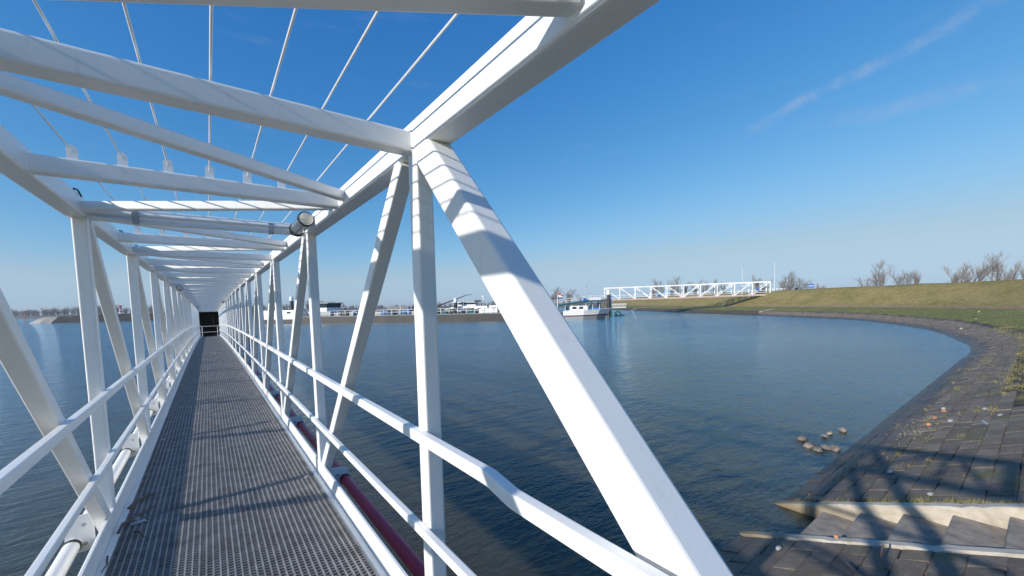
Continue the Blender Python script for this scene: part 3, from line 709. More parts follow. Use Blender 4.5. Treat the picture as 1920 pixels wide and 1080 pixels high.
# ------------------------------------------------------------------ moored tanker barge
def loft(mb, secs):
    n = len(secs[0]); vs = [v for s_ in secs for v in s_]
    fs = [(i*n+k, i*n+(k+1) % n, (i+1)*n+(k+1) % n, (i+1)*n+k) for i in range(len(secs)-1) for k in range(n)]
    fs += [tuple(range(n))[::-1], tuple((len(secs)-1)*n+k for k in range(n))]
    return mb.add(vs, fs)
def hull_sec(x, hw, top, bot, flare=.97): return [(x, -hw, top), (x, -hw*flare, bot), (x, hw*flare, bot), (x, hw, top)]
def barge():
    a, b = far(-58, 95), far(20, 80)
    t = frame_obj('tanker_barge', a, b, 'long low dark tanker barge with pipes on deck and white bow, moored across the basin', 'barge', WATER)
    loft(MB(), [hull_sec(0, 3.2, 1.05, -.6), hull_sec(1.2, 4.2, 1.0, -.6), hull_sec(4, 4.5, .98, -.6), hull_sec(12.9, 4.5, 1.0, -.6), hull_sec(13, 4.5, 1.42, -.6), hull_sec(69.5, 4.5, 1.42, -.6)]).build('hull', M['hull'], t)
    def bow_sec(x, hw, top, hw2, dx, z0, z1):
        def at_(z): f = (z+.6)/(top+.6); return x-dx*(1-f), hw2+(hw-hw2)*f
        zt, zb = z1*top if z1 > 0 else z1, z0*top if z0 > 0 else z0
        (xa, wa), (xb, wb) = at_(zt), at_(zb)
        return [(xa, -wa, zt), (xb, -wb, zb), (xb, wb, zb), (xa, wa, zt)]
    for z0, z1, mt, nm_ in ((-.6, .34, M['grey'], 'bow_plating'), (.34, .47, M['maroon'], 'maroon_band'), (.47, 1.0, WF, 'white_bow')):
        loft(MB(), [bow_sec(x, hw, top, hw2, dx, z0, z1) for x, hw, top, hw2, dx in ((70.0, 4.53, 1.62, 4.45, 0), (74, 4.1, 1.7, 3.8, .3), (77, 3.0, 1.85, 2.3, 1.0), (79.2, 1.2, 2.0, .6, 1.6))]).build(nm_, mt, t)
    loft(MB(), [hull_sec(69.5, 4.5, 1.42, -.6), hull_sec(70.0, 4.45, 1.42, -.6)]).build('hull_joint', M['hull'], t)
    MB().box(13, 69.9, -4.60, -4.40, 1.421, 1.52).build('deck_edge', M['grey'], t)
    # stern house
    MB().box(1.3, 12.6, -4.0, 4.0, 1.06, 1.9).build('deckhouse', WF, t); MB().box(1.5, 12.9, -4.56, -4.3, 1.0, 1.45).build('bulwark', WF, t)
    MB().box(2.5, 11, -3.4, 3.4, 1.901, 3.0).build('cabin', WF, t)
    for x in (5.6, 8.6): MB().box(x, x+.9, -3.46, -3.38, 2.25, 2.65).build('window', M['glass'], t)
    MB().box(3.2, 6.4, -2.0, 2.0, 3.02, 3.2).build('roof_hatch', M['grey'], t); MB().box(3.3, 4.6, -2.6, -1.6, 3.0, 3.6).build('life_raft', M['redpaint'], t)
    # wheelhouse
    MB().box(13.6, 19.2, -3.2, 3.2, 1.6, 2.55).build('accommodation', M['grey'], t); MB().box(13.9, 17.9, -2.5, 2.5, 2.551, 3.35).build('wheelhouse', WF, t)
    gl = MB(); loft(gl, [[(13.9, -2.5, 3.36), (17.8, -2.5, 3.36), (17.8, 2.5, 3.36), (13.9, 2.5, 3.36)], [(14.0, -2.7, 4.3), (18.2, -2.7, 4.3), (18.2, 2.7, 4.3), (14.0, 2.7, 4.3)]]); gl.build('window_band', M['glass'], t)
    MB().box(13.7, 18.5, -2.9, 2.9, 4.302, 4.46).build('wheelhouse_roof', M['grey'], t)
    MB().box(15.2, 15.35, -2.62, -2.55, 3.4, 4.3).build('mullion', WF, t); MB().box(13.92, 14.7, -2.66, -2.52, 3.4, 4.28).build('side_panel', WF, t)
    MB().beam((14.0, -3.3, 1.5), (12.2, -3.3, 4.2), .18, .18, .02, 1).build('davit', M['pile'], t)
    # cargo deck: pipes, hatches, valves, rails
    rr = random.Random(11)
    for y, z, r in ((-2.6, 2.0, .16), (-1.6, 2.25, .14), (-.6, 2.05, .2), (1.2, 2.2, .16), (2.4, 2.0, .14)): MB().tube([(20, y, z), (68, y, z)], r, 8).build('cargo_pipe', M['deckgrey'], t, True)
    hatch = MB().box(-.7, .7, -.6, .6, 0, .55).mesh('hatch', M['teal']); hatch2 = MB().box(-1.1, 1.1, -.5, .5, 0, .8).mesh('hatch', M['grey']); valve = MB().lathe((0, 0, 0), [(.16, 0), (.16, .5), (.3, .52), (.3, .6), (.1, .62), (.1, 1.0), (.28, 1.02), (.28, 1.08)], 8).mesh('valve', M['pile']); vent = MB().lathe((0, 0, 0), [(.09, 0), (.09, 1.5), (.2, 1.55), (.2, 1.75), (.05, 1.8)], 8).mesh('vent', M['teal'])
    for k in range(16): link('hatch', hatch if k % 3 else hatch2, t, (21.5+k*3.0, rr.uniform(-3.4, -2.6), 1.43))
    for k in range(26): link('valve', valve, t, (20.5+k*1.85+rr.uniform(-.4, .4), rr.uniform(-3.8, -1), 1.43))
    for k in range(9): link('vent', vent, t, (22+k*5.2+rr.uniform(-1, 1), rr.uniform(-3.5, 0), 1.43))
    post = MB().box(-.035, .035, -.035, .035, 0, 1.05).mesh('stanchion', WF)
    for k in range(28): link('stanchion', post, t, (20+k*1.8, -4.35, 1.6))
    for z in (2.1, 2.6): MB().box(20, 69, -4.38, -4.33, z, z+.05).build('guard_rail', WF, t)
    for x, c in ((31, 'bluetarp'), (36, 'bluetarp'), (24.5, 'bluetarp')): MB().box(x, x+1.8, -3.2, -1.8, 1.43, 2.45).build('covered_gear', M[c], t)
    for k in range(44):
        x = rr.uniform(20, 69); w_ = rr.uniform(.25, 1.1); y = rr.uniform(-3.9, 1.5); h = rr.uniform(.3, 1.25)
        MB().box(x, x+w_, y, y+rr.uniform(.3, .9), 1.43, 1.43+h).build('deck_gear', M[rr.choice(('deckgrey', 'grey', 'pile', 'white_far', 'teal', 'bluetarp', 'rust'))], t)
    for k in range(7):
        x = 22+k*6.6+rr.uniform(-1, 1); MB().taper([(x, -2, 1.43), (x, -2, rr.uniform(3.2, 4.6))], [.05, .03], 5).build('light_mast', WF, t)
    MB().box(31.5, 37.5, -1.2, 1.0, 2.5, 3.3).build('manifold_frame', M['deckgrey'], t)
    for x in (31.6, 34.4, 37.2): MB().box(x-.08, x+.08, -1.1, -.95, 1.43, 2.5).build('frame_leg', WF, t)
    MB().box(53.2, 57.0, -4.2, -3.9, 1.62, 2.45).build('white_screen', WF, t); MB().lathe((54.0, -4.21, 2.1), [(.14, 0), (.14, .03)], 10, (0, -1, 0)).build('red_disc', M['redpaint'], t)
    for k, (x, y) in enumerate(((48.0, -4.0), (48.16, -4.1), (49.8, -4.0))): MB().lathe((x, y, 1.62), [(.2, 0), (.42, .1), (.42, .5), (.2, .6)], 12).build('mooring_winch', M['pile'], t)
    # fore deck house and gear
    MB().box(71.2, 74.6, -2.0, 2.0, 1.62, 2.55).build('fore_house', WF, t)
    for x in (71.6, 72.9): MB().box(x, x+.9, -2.06, -1.98, 1.95, 2.4).build('window', M['glass'], t)
    MB().box(75.2, 77.2, -1.6, .4, 1.75, 2.15).build('covered_gear', M['bluetarp'], t)
    for k in range(6): link('stanchion', post, t, (70.4+k*1.3, -3.9+.32*k, 1.7))
    # mast with two flags
    MB().taper([(68.7, -1.0, 1.4), (68.7, -1.0, 5.1)], [.10, .05], 8).build('mast', WF, t)
barge()
def flag(name, p, w, h, stripes, label, rz):
    t = empty(name, p, label, 'flag'); t.rotation_euler = (0, R(14), rz); k = len(stripes)
    for i, mt in enumerate(stripes):
        vs = []; nx = 9
        for j in range(nx):
            u = j/(nx-1); yy = .10*math.sin(u*7+.6)*u
            for z in (h-h*i/k, h-h*(i+1)/k): vs += [(u*w, yy-.01, z), (u*w, yy+.01, z)]
        fs = []
        for j in range(nx-1):
            a = j*4; b = a+4; fs += [(a, a+2, b+2, b), (a+1, b+1, b+3, a+3), (a, b, b+1, a+1), (a+2, a+3, b+3, b+2)]
        fs += [(0, 1, 3, 2), ((nx-1)*4, (nx-1)*4+2, (nx-1)*4+3, (nx-1)*4+1)]
        MB().add(vs, fs).build('stripe', M[mt], t)
pm = far(-58, 95)+(far(20, 80)-far(-58, 95)).normalized()*68.7
ang = math.atan2((far(20, 80)-far(-58, 95)).y, (far(20, 80)-far(-58, 95)).x)
pm2 = Vector((pm.x, pm.y, 0))+Vector((math.sin(ang), -math.cos(ang), 0))*1.0
flag('flag', (pm2.x+.05, pm2.y, 2.7), 1.0, .75, ['redpaint', 'white_far', 'bluetarp'], 'red white and blue flag flying from the mast on the barge foredeck', ang)
flag('pennant', (pm2.x+.05, pm2.y, 3.35), .6, .24, ['redpaint'], 'small red pennant at the top of the barge mast', ang)

# ------------------------------------------------------------------ motor vessel moored behind the barge
def vessel():
    a, b = far(-22, 100.5), far(10, 96)
    t = frame_obj('motor_vessel', a, b, 'white motor vessel with wheelhouse moored behind the tanker barge', 'vessel', WATER)
    loft(MB(), [hull_sec(0, 1.0, 1.9, -.5, .7), hull_sec(4, 3.3, 1.6, -.5), hull_sec(30, 3.5, 1.5, -.5), hull_sec(33, 3.0, 1.6, -.5)]).build('hull', M['hull'], t)
    loft(MB(), [[(4.5, -2.9, 1.5), (4.5, 2.9, 1.5), (4.6, 2.8, 1.9), (4.6, -2.8, 1.9)], [(9, -3.0, 1.5), (9, 3.0, 1.5), (9, 2.8, 2.95), (9, -2.8, 2.95)], [(17, -3.0, 1.5), (17, 3.0, 1.5), (17, 2.8, 3.0), (17, -2.8, 3.0)]]).build('superstructure', WF, t)
    for x in (7.2, 8.2, 10.2, 11.8, 13.0, 14.6): MB().box(x, x+.7, -3.06, -2.92, 2.05, 2.5).build('window', M['glass'], t)
    MB().box(9.3, 13.8, -2.0, 2.0, 3.0, 3.35).build('bridge_base', WF, t); MB().box(9.7, 13.4, -1.9, 1.9, 3.351, 3.85).build('window_band', M['glass'], t); MB().box(9.4, 13.8, -2.1, 2.1, 3.852, 3.98).build('wheelhouse_roof', WF, t)
    MB().box(13.2, 14.6, -.8, .8, 3.99, 4.35).build('funnel', M['pile'], t)
    MB().box(17.2, 22.5, -2.6, 2.6, 1.5, 3.05).build('saloon', M['white_far'], t); MB().box(22.6, 30, -2.5, 2.5, 1.5, 2.75).build('saloon_aft', M['teal'], t); MB().box(22.6, 30.3, -2.6, 2.6, 2.751, 2.9).build('saloon_roof', M['white_far'], t)
    for x in (17.8, 19.2, 20.6, 23.2, 24.8, 26.4, 28.0): MB().box(x, x+1.0, -2.66, -2.55, 2.0, 2.55).build('window', M['glass'], t)
    MB().taper([(20.9, -1, 3.0), (20.9, -1, 6.0)], [.06, .03], 6).build('mast', WF, t); MB().taper([(3.2, -1, 1.6), (3.2, -1, 4.8)], [.07, .04], 6).build('mast', WF, t)
    MB().taper([(4.2, -1.6, 3.1), (8.6, -1.6, 4.6), (11.5, -1.6, 5.6), (12.9, -1.6, 5.75)], [.16, .13, .08, .05], 6).build('crane_boom', M['pile'], t)
    MB().lathe((15.4, 0, 4.35), [(.1, 0), (.1, .6), (.34, .7), (.34, .95), (.1, 1.1)], 10).build('radar', WF, t)
vessel()
# ------------------------------------------------------------------ teal jetty and ramp behind the bow
def jetty():
    a, b = far(7, 97), far(25, 97.5)
    t = frame_obj('jetty', a, b, 'teal steel jetty with white railings ramping up to the far footbridge', 'jetty', 0)
    pts = [(0, 0, .85), (5, 0, 1.35), (9, 0, 1.85), (12, 0, 2.15), (17, 0, 2.15)]
    for y in (-1.0, 1.0): MB().sweep([(x, y, z-.2) for x, _, z in pts], rprof(.2, .45, .02, 1)).build('girder', M['teal'], t)
    loft(MB(), [[(x, -1.1, z+.04), (x, 1.1, z+.04), (x, 1.1, z+.1), (x, -1.1, z+.1)] for x, _, z in pts]).build('deck', M['sand'], t)
    for x, z in ((3, .4), (6.5, 1.0), (9.6, 1.5), (12.2, 1.85), (14.2, 1.9), (16.8, 1.9)):
        for y in (-1.0, 1.0): MB().box(x-.16, x+.16, y-.16, y+.16, -2.2, z-.35).build('leg', M['teal'], t)
    for (x0, z0, x1, z1) in ((9.8, -1.2, 12.0, 1.4), (14.4, 1.4, 16.6, -1.2), (7.2, .8, 9.2, -1.0)): MB().beam((x0, -1.0, z0), (x1, -1.0, z1), .14, .14, .02, 1).build('brace', M['grey'], t)
    for y in (-1.1, 1.1):
        for zo in (.55, 1.05): MB().sweep([(x, y, z+zo) for x, _, z in pts], rprof(.06, .06, .01, 1)).build('railing', WF, t)
        for k in range(12):
            x = .4+k*1.45; z = next(z0+(z1-z0)*(x-x0)/(x1-x0) for (x0, _, z0), (x1, _, z1) in zip(pts, pts[1:]) if x <= x1); MB().box(x-.03, x+.03, y-.03, y+.03, z, z+1.1).build('rail_post', WF, t)
    MB().box(11.6, 14.4, -1.2, -1.14, 2.1, 2.75).build('white_panel', WF, t); MB().box(14.9, 16.4, -1.2, -1.14, 2.2, 2.62).build('sign_board', M['grey'], t)
    MB().tube([(14.6, -1.3, .4), (14.6, -1.3, 1.5), (14.9, -1.3, 1.9), (16.4, -1.3, 1.9)], .06, 6).build('red_pipe', M['redpaint'], t)
    MB().box(10.1, 10.9, -1.3, -1.2, 1.9, 2.6).build('blue_panel', M['blue'], t)
jetty()
fd = empty('boat_fender', far(23.0, 90.2, WATER), 'teal steel fender frame floating at the foot of the black pile', 'fender')
MB().lathe((0, 0, -.3), [(.55, 0), (.6, .2), (.6, 1.0), (.5, 1.15)], 14).build('collar', M['teal'], fd, True)
MB().taper([(.3, -.3, 1.2), (1.0, -.8, .7), (1.6, -1.0, -.1)], [.16, .16, .14], 8).build('arm', M['teal'], fd, True)
MB().beam((.2, -.3, .15), (2.0, -1.2, .15), .5, .3, .06, 2).build('float', M['teal'], fd)
gw = frame_obj('lattice_gangway', far(33.5, 136), far(38.2, 134), 'small white lattice gangway lying beyond the far footbridge', 'gangway', -.5)
for y in (-.6, .6):
    for z in (0, 1.25): MB().box(0, 5.2, y-.06, y+.06, z, z+.12).build('chord', WF, gw)
    for k in range(8): MB().beam((.1+k*.64, y, .08), (.55+k*.64, y, 1.3), .08, .08, .01, 1, (0, 1, 0)).build('lattice_bar', WF, gw)
MB().box(0, 5.2, -.55, .55, .03, .09).build('deck', M['grey'], gw)

# ------------------------------------------------------------------ masts, sign and bin on the dike
def lamp_mast(lat, dep, z0, top, label, r=.09):
    t = empty('lamp_mast', far(lat, dep, z0), label, 'lamp mast', 'slender grey lamp masts')
    h = top-z0; MB().taper([(0, 0, 0), (0, 0, h)], [r, r*.55], 8).build('pole', M['skin_orange'], t, True)
    MB().box(-.16, .5, -.1, .1, h-.02, h+.07).build('lamp_head', M['skin_orange'], t); MB().lathe((0, 0, 0), [(r*1.7, 0), (r*1.7, .12), (r, .5)], 8).build('foot', M['skin_orange'], t)
lamp_mast(61.0, 93.5, 2.3, 10.0, 'tall grey lamp mast at the shore end of the far footbridge')
lamp_mast(59.5, 104, 2.6, 10.0, 'slender grey lamp mast rising behind the middle of the far footbridge')
lamp_mast(18.8, 102, -.5, 5.6, 'thin pale mast rising behind the teal jetty', .07)
lamp_mast(10.4, 107, -.5, 5.0, 'short thin pale mast rising behind the jetty ramp beside the raking end post', .07)
sg = frame_obj('information_sign', far(76.8, 103.3), far(78, 102.8), 'blue square sign on two posts standing on the dike crest', 'sign', 2.9)
MB().box(-.55, .55, -.04, .0, 1.1, 2.1).build('sign_panel', M['blue'], sg); MB().box(-.42, .42, -.052, -.042, 1.5, 1.68).build('white_bar', WF, sg)
for x in (-.42, .42): MB().tube([(x, .05, -.3), (x, .05, 2.1)], .04, 6).build('post', M['grey'], sg)
bn = empty('litter_bin', far(73.5, 104, 3.0), 'dark litter bin standing on the dike crest behind the lamp mast', 'bin')
MB().lathe((0, 0, 0), [(.32, 0), (.38, .9), (.40, .92), (.40, 1.0), (.2, 1.12)], 12).build('body', M['pile'], bn); MB().box(-.2, .2, -.42, -.38, .6, .82).build('slot', M['grey'], bn)

# ------------------------------------------------------------------ trees in winter
def tree_meshes(seed, H, spread, lean=0.):
    r = random.Random(seed); tr = MB(); cr = MB()
    def grow(p, d, L, rad, lev):
        n = 3 if lev < 2 else 2; pts = [p]; dd = d.copy(); rs = [rad]
        for i in range(n):
            dd = (dd+Vector((r.uniform(-.22, .22)+lean*.1, r.uniform(-.22, .22), r.uniform(-.05, .16)))).normalized(); pts.append(pts[-1]+dd*(L/n)); rs.append(rad*(1-.55*(i+1)/n))
        (tr if lev < 2 else cr).taper(pts, rs, 6 if lev == 0 else (4 if lev < 3 else 3))
        if lev >= 4: return
        kids = (7, 6, 5, 5)[lev]
        for k in range(kids):
            f = r.uniform(.35, 1.0) if lev else r.uniform(.22, 1.0); i = min(int(f*n), n-1); q = pts[i].lerp(pts[i+1], f*n-i)
            az = r.uniform(0, 6.283); tilt = r.uniform(.35, .95)*spread
            side = Vector((math.cos(az), math.sin(az), 0)); nd_ = (dd*math.cos(tilt)+side*math.sin(tilt)+Vector((0, 0, .42 if lev else .2))).normalized()
            grow(q, nd_, L*r.uniform(.48, .72), max(rad*.5, .010), lev+1)
    grow(Vector((0, 0, -.3)), Vector((0, 0, 1)), H*.46, H*.0135, 0)
    top = max(v[2] for v in cr.v); k = H/top
    for m_ in (tr, cr): m_.v = [(x*k, y*k, z*k) for x, y, z in m_.v]
    return tr.mesh('trunk', M['bark']), cr.mesh('crown', M['twig'])
TV = [tree_meshes(21, 10, 1.0), tree_meshes(22, 10, .8), tree_meshes(23, 10, 1.15), tree_meshes(24, 10, .6), tree_meshes(29, 10, .9, .9)]
def tree(px, dep, H, var, label, group, z=-.25, wide=1., rot=0.):
    t = empty('bare_tree', far((px-960)/754*dep, dep, z), label, 'tree', group); s = H/10; t.scale = (s*wide, s*wide, s); t.rotation_euler = (0, 0, rot)
    link('trunk', TV[var][0], t); link('crown', TV[var][1], t)
G1 = 'bare trees behind the dike'
for i, (px, dep, H, v, w, lab) in enumerate((
    (1655, 112, 12.2, 2, .95, 'largest bare tree standing alone behind the dike right of the sign'),
    (1630, 116, 8.0, 1, 1.0, 'low bare tree just left of the largest tree behind the dike'),
    (1689, 114, 9.2, 4, .9, 'leaning bare tree just right of the largest tree behind the dike'),
    (1713, 117, 9.4, 3, .8, 'slim bare tree right of the leaning tree behind the dike'),
    (1783, 101, 9.8, 1, .75, 'left bare tree of the middle group above the right dike'),
    (1800, 97, 9.8, 2, .8, 'middle bare tree of the group above the right dike'),
    (1822, 100, 9.8, 4, .85, 'right bare tree of the middle group above the right dike'),
    (1872, 92, 11.6, 0, .85, 'tall bare tree above the dike near the right edge'),
    (1896, 94, 10.2, 1, .7, 'bare tree above the dike between the tall one and the edge'),
    (1916, 89, 10.6, 2, .7, 'bare tree above the dike at the very right edge'),
    (1536, 126, 6.4, 3, 1.5, 'small rounded brown bush right of the blue sign on the dike'),
    (1462, 126, 9.6, 1, 1.0, 'bare tree right beside the tall lamp mast'),
    (1479, 122, 10.4, 2, 1.0, 'broad bare tree right of the tall lamp mast'),
    (1501, 127, 8.8, 0, 1.0, 'bare tree right of the broad one by the lamp mast'),
    (1414, 132, 10.0, 3, 1.0, 'slim bare tree behind the shore end of the far footbridge'),
    (1428, 137, 9.4, 1, .8, 'bare tree just left of the tall lamp mast'))):
    tree(px, dep, H, v, lab, G1, -.25, w, i*1.7)
G2 = 'bare trees in a row behind the far footbridge'
for i, px in enumerate((1228, 1243, 1257, 1272, 1289, 1306, 1322, 1338, 1355)):
    tree(px, 168+4*(i % 3), (10.8, 12.2, 11.4, 12.4, 10.2, 11.4, 10.4, 11.2, 9.8)[i], (3, 1, 3, 0, 3, 1, 3, 2, 3)[i], 'bare tree, number %s from the left in the row behind the far footbridge' % ('one two three four five six seven eight nine'.split()[i]), G2, -.3, .85, i*2.1)
G3 = 'bare trees beyond the jetty'
for i, (px, H) in enumerate(((1034, 8.4), (1047, 9.6), (1066, 8.8), (1086, 6.6))):
    tree(px, 158, H, (1, 2, 0, 3)[i], ('leftmost', 'second from left', 'third from left', 'rightmost and lowest')[i]+' bare tree of the four beyond the teal jetty', G3, -1.2, 1.1, i*1.3)

# ------------------------------------------------------------------ far shore, woods, groyne, beacons
def far_shore():
    vs = []; fs = []; prf = [(0, -2.6), (3, -1.5), (10, -.6), (22, .7), (40, 1.0), (300, .8), (2600, .5)]
    L = [(-1600, 640), (-900, 480), (-600, 420), (-420, 395), (-300, 385), (-200, 370), (-120, 350), (-60, 320), (0, 300), (60, 290), (110, 300), (200, 340)]
    k = len(prf)
    for lat, dep in L:
        for d, z in prf: vs.append(far(lat, dep+d, z))
    for i in range(len(L)-1):
        for j in range(k-1): a = i*k+j; fs.append((a, a+k, a+k+1, a+1))
    tag(MB().add(vs, fs).build('far_shore', M['farland']), kind='structure')
    def dep_at(lat):
        for (a, da), (b, db) in zip(L, L[1:]):
            if a <= lat <= b: return da+(db-da)*(lat-a)/(b-a)
        return 400
    r = random.Random(5); mb = MB()
    def bush(p, H, W_):
        for k in range(int(9+H*1.6)):
            az = r.uniform(0, 6.283); t = r.uniform(0, .55)*W_/H*2; d = Vector((math.cos(az)*math.sin(t), math.sin(az)*math.sin(t), math.cos(t))); L_ = H*r.uniform(.6, 1.0); q = p+d*L_
            s = Vector((r.uniform(-1, 1), r.uniform(-1, 1), 0)).normalized()*.13
            mb.add([p-s, p+s, q], [(0, 1, 2)])
            for m_ in range(7):
                f = r.uniform(.3, 1); b0 = p.lerp(q, f); d2 = (d+Vector((r.uniform(-.9, .9), r.uniform(-.9, .9), r.uniform(-.1, .6)))).normalized(); b1 = b0+d2*H*r.uniform(.12, .28); s2 = Vector((r.uniform(-1, 1), r.uniform(-1, 1), r.uniform(-.3, .3))).normalized()*.10
                mb.add([b0-s2, b0+s2, b1], [(0, 1, 2)])
    lat = -620.
    while lat < 190:
        dens = 2.6 if lat < -150 else 3.4
        lat += r.uniform(.4, 1)*dens
        big = mnoise.noise((lat*.025, 1.7, 0)); big2 = mnoise.noise((lat*.11, 5.1, 0))
        if lat < -170: H = 7.2+3.6*big+2.2*big2+(3.0 if abs(lat+430) < 22 else 0)
        else: H = 3.6+2.0*big+1.6*big2
        if H < 2: continue
        dd = dep_at(lat)+r.uniform(14, 55)
        bush(far(lat, dd, .5), H*r.uniform(.75, 1.1), H*.55)
    o = mb.build('far_wood', M['farwood']); tag(o, 'grey-brown leafless wood along the far shore', 'wood', kind='stuff')
far_shore()
def groyne():
    a, b = far(-187, 157), far(-104, 178); t = frame_obj('stone_groyne', a, b, 'dark stone groyne with a pale rounded tip lying across the left water', 'groyne', WATER)
    L = (b-a).length; r = random.Random(2)
    def ridge(x0, x1, n, zf, wf, jag):
        secs = []
        for i in range(n+1):
            x = x0+(x1-x0)*i/n; h = zf(i/n)+r.uniform(-jag, jag); w = wf(i/n)
            secs.append([(x, -w, -.6), (x, -w*.55, h*.55), (x, -.9, h), (x, .9, h), (x, w*.55, h*.55), (x, w, -.6)])
        return loft(MB(), secs)
    ridge(9, L, 60, lambda u: 2.3+.5*min(1, u*6), lambda u: 6, .14).build('stone_body', M['groyne'], t)
    ridge(-.5, 9.6, 14, lambda u: .05+2.3*math.sin(min(1, u*1.5)*1.5), lambda u: 1.5+5*min(1, u*1.6), .04).build('pale_tip', M['sand'], t)
groyne()
bc = empty('beacon', far(-160.4, 165.5, .7), 'red and white striped beacon standing on the groyne', 'beacon')
for k in range(5): MB().lathe((0, 0, .0+k*.62), [(.34, 0), (.34, .619)], 12).build('band', WF if k % 2 else M['redpaint'], bc)
MB().lathe((0, 0, 3.1), [(.05, 0), (.05, .3), (.5, .35), (.5, .9), (.1, 1.0)], 12).build('topmark', M['redpaint'], bc)
mk = empty('marker_pole', far(-181, 150, WATER-1), 'thin red marker pole standing in the water before the groyne tip', 'marker')
MB().taper([(0, 0, 0), (0, 0, 5.3)], [.11, .08], 8).build('pole', M['redpaint'], mk); MB().lathe((0, 0, 5.2), [(.25, 0), (.25, .5), (.05, .6)], 10).build('topmark', M['redpaint'], mk)

# ------------------------------------------------------------------ small things on the bank
def stone(name, p, s, mat, label, cat, seed, group=None, flat=.6):
    r = random.Random(seed); bm = bmesh.new(); bmesh.ops.create_icosphere(bm, subdivisions=2 if flat != .55 else 1, radius=1)
    for v in bm.verts:
        n_ = 1+.35*mnoise.noise(v.co*1.3+Vector((seed*3.1, 0, 0)))+.22*mnoise.cell(v.co*2.3+Vector((seed*1.7, 5, 0))); v.co = Vector((v.co.x*s*n_*r.uniform(.97, 1.03), v.co.y*s*.75*n_, v.co.z*s*flat*n_))
    me = bpy.data.meshes.new(name); bm.to_mesh(me); bm.free(); me.materials.append(mat)
    o = link(name, me, None, p); o.rotation_euler = (0, 0, seed*1.3); return tag(o, label, cat, group)
RK = [(10.51, 3.89, .17, 'dark rock farthest left of the cluster in the shallows'), (10.17, 3.63, .20, 'largest brown rock in the shallows near the stair'), (10.04, 3.46, .15, 'brown rock nearest the camera in the shallows'),
      (10.27, 3.40, .15, 'grey rock touching the brown one in the shallows'), (10.36, 3.23, .16, 'flat grey rock nearest the bank in the shallows'), (11.11, 3.65, .09, 'small rock behind the cluster in the shallows'), (11.42, 3.62, .10, 'small flat rock behind the cluster next to the smallest'), (11.89, 3.49, .14, 'lone rock farthest right in the shallows')]
for i, (x, y, s, lab) in enumerate(RK): stone('rock', (x, y, WATER+.035), s*.80, M['rock'], lab, 'rock', i+1, 'rocks in the shallows', .55)
def scrap(p, L, W_, H, mat, label, seed, name='litter_scrap', rot=0.):
    r = random.Random(seed); mb = MB(); n = 10; vs = []
    for z, f in ((0, .9), (H*.6, 1.0), (H, .55)):
        for k in range(n):
            a = 6.283*k/n; q = f*(1+r.uniform(-.22, .22)); vs.append((.75*L*q*math.cos(a), .75*W_*q*math.sin(a), z+r.uniform(-.1, .1)*H))
    vs.append((0, 0, H*1.05)); fs = [tuple(range(n))[::-1]]
    for i in range(2):
        for k in range(n): fs.append((i*n+k, i*n+(k+1) % n, (i+1)*n+(k+1) % n, (i+1)*n+k))
    fs += [(2*n+k, 2*n+(k+1) % n, 3*n) for k in range(n)]
    o = mb.add(vs, fs).build(name, mat, None, True, p); o.rotation_euler = (-slope, 0, rot); return tag(o, label, 'litter' if name == 'litter_scrap' else 'brick piece')
LT = M['litter']
scrap((14.44, 2.12, -1.23), .10, .06, .04, LT, 'white scrap of litter above the orange brick pieces on the revetment', 1)
scrap((12.63, 1.83, -1.12), .12, .06, .04, LT, 'white scrap of litter just right of the orange brick pieces', 2)
scrap((13.67, 1.42, -.965), .11, .06, .04, LT, 'white scrap of litter above the long pale strip', 3)
scrap((12.73, 1.16, -.87), .09, .05, .03, LT, 'white scrap of litter farthest up the revetment near the grass', 4)
scrap((12.07, 1.32, -.93), .26, .03, .02, M['grey'], 'long pale strip of litter lying across the blocks', 5, rot=.25)
scrap((8.54, 2.09, -1.21), .10, .05, .03, LT, 'white scrap of litter lying in the truss shadow', 6)
scrap((7.33, 1.50, -.985), .07, .045, .03, LT, 'white scrap of litter on the blocks beside the stair wall', 7)
scrap((5.22, 2.50, -1.37), .05, .04, .035, LT, 'pale pebble of litter on the blocks left of the stair', 8)
scrap((5.62, 2.05, -1.17), .035, .03, .03, M['brick'], 'tiny tan crumb on the near stair wall', 9)
scrap((14.05, 2.07, -1.21), .11, .07, .05, M['brick'], 'orange brick piece highest on the revetment', 10, 'brick_piece')
scrap((13.18, 2.13, -1.23), .09, .06, .05, M['brick'], 'orange brick piece in the middle of the shell drift', 11, 'brick_piece')
scrap((12.44, 2.13, -1.235), .08, .06, .05, M['brick'], 'orange brick piece lowest and nearest in the shell drift', 12, 'brick_piece')
for i, (x, y, s, lab) in enumerate(((95, 12.3, .35, 'white bag of litter on the drift line left of the pair'), (93, 6.8, .3, 'white litter on the drift line directly above the orange-edged bag'), (66.6, 5.0, .28, 'white and orange bag on the green berm'), (47.2, 4.6, .32, 'largest white bag of litter on the berm near the water'), (55, 4.4, .2, 'small pale litter on the berm below the orange-edged bag'), (121, 33.7, .4, 'white litter on the drift line across the bay'))):
    # rest on the bank surface
    best = min(range(len(FR)), key=lambda k: (FR[k][0]-Vector((x, y))).length); n_ = (Vector((x, y))-FR[best][0]).dot(FR[best][1])
    scrap((x, y, prof(n_)+.02), s*.55, s*.35, s*.4, LT, lab, 20+i)
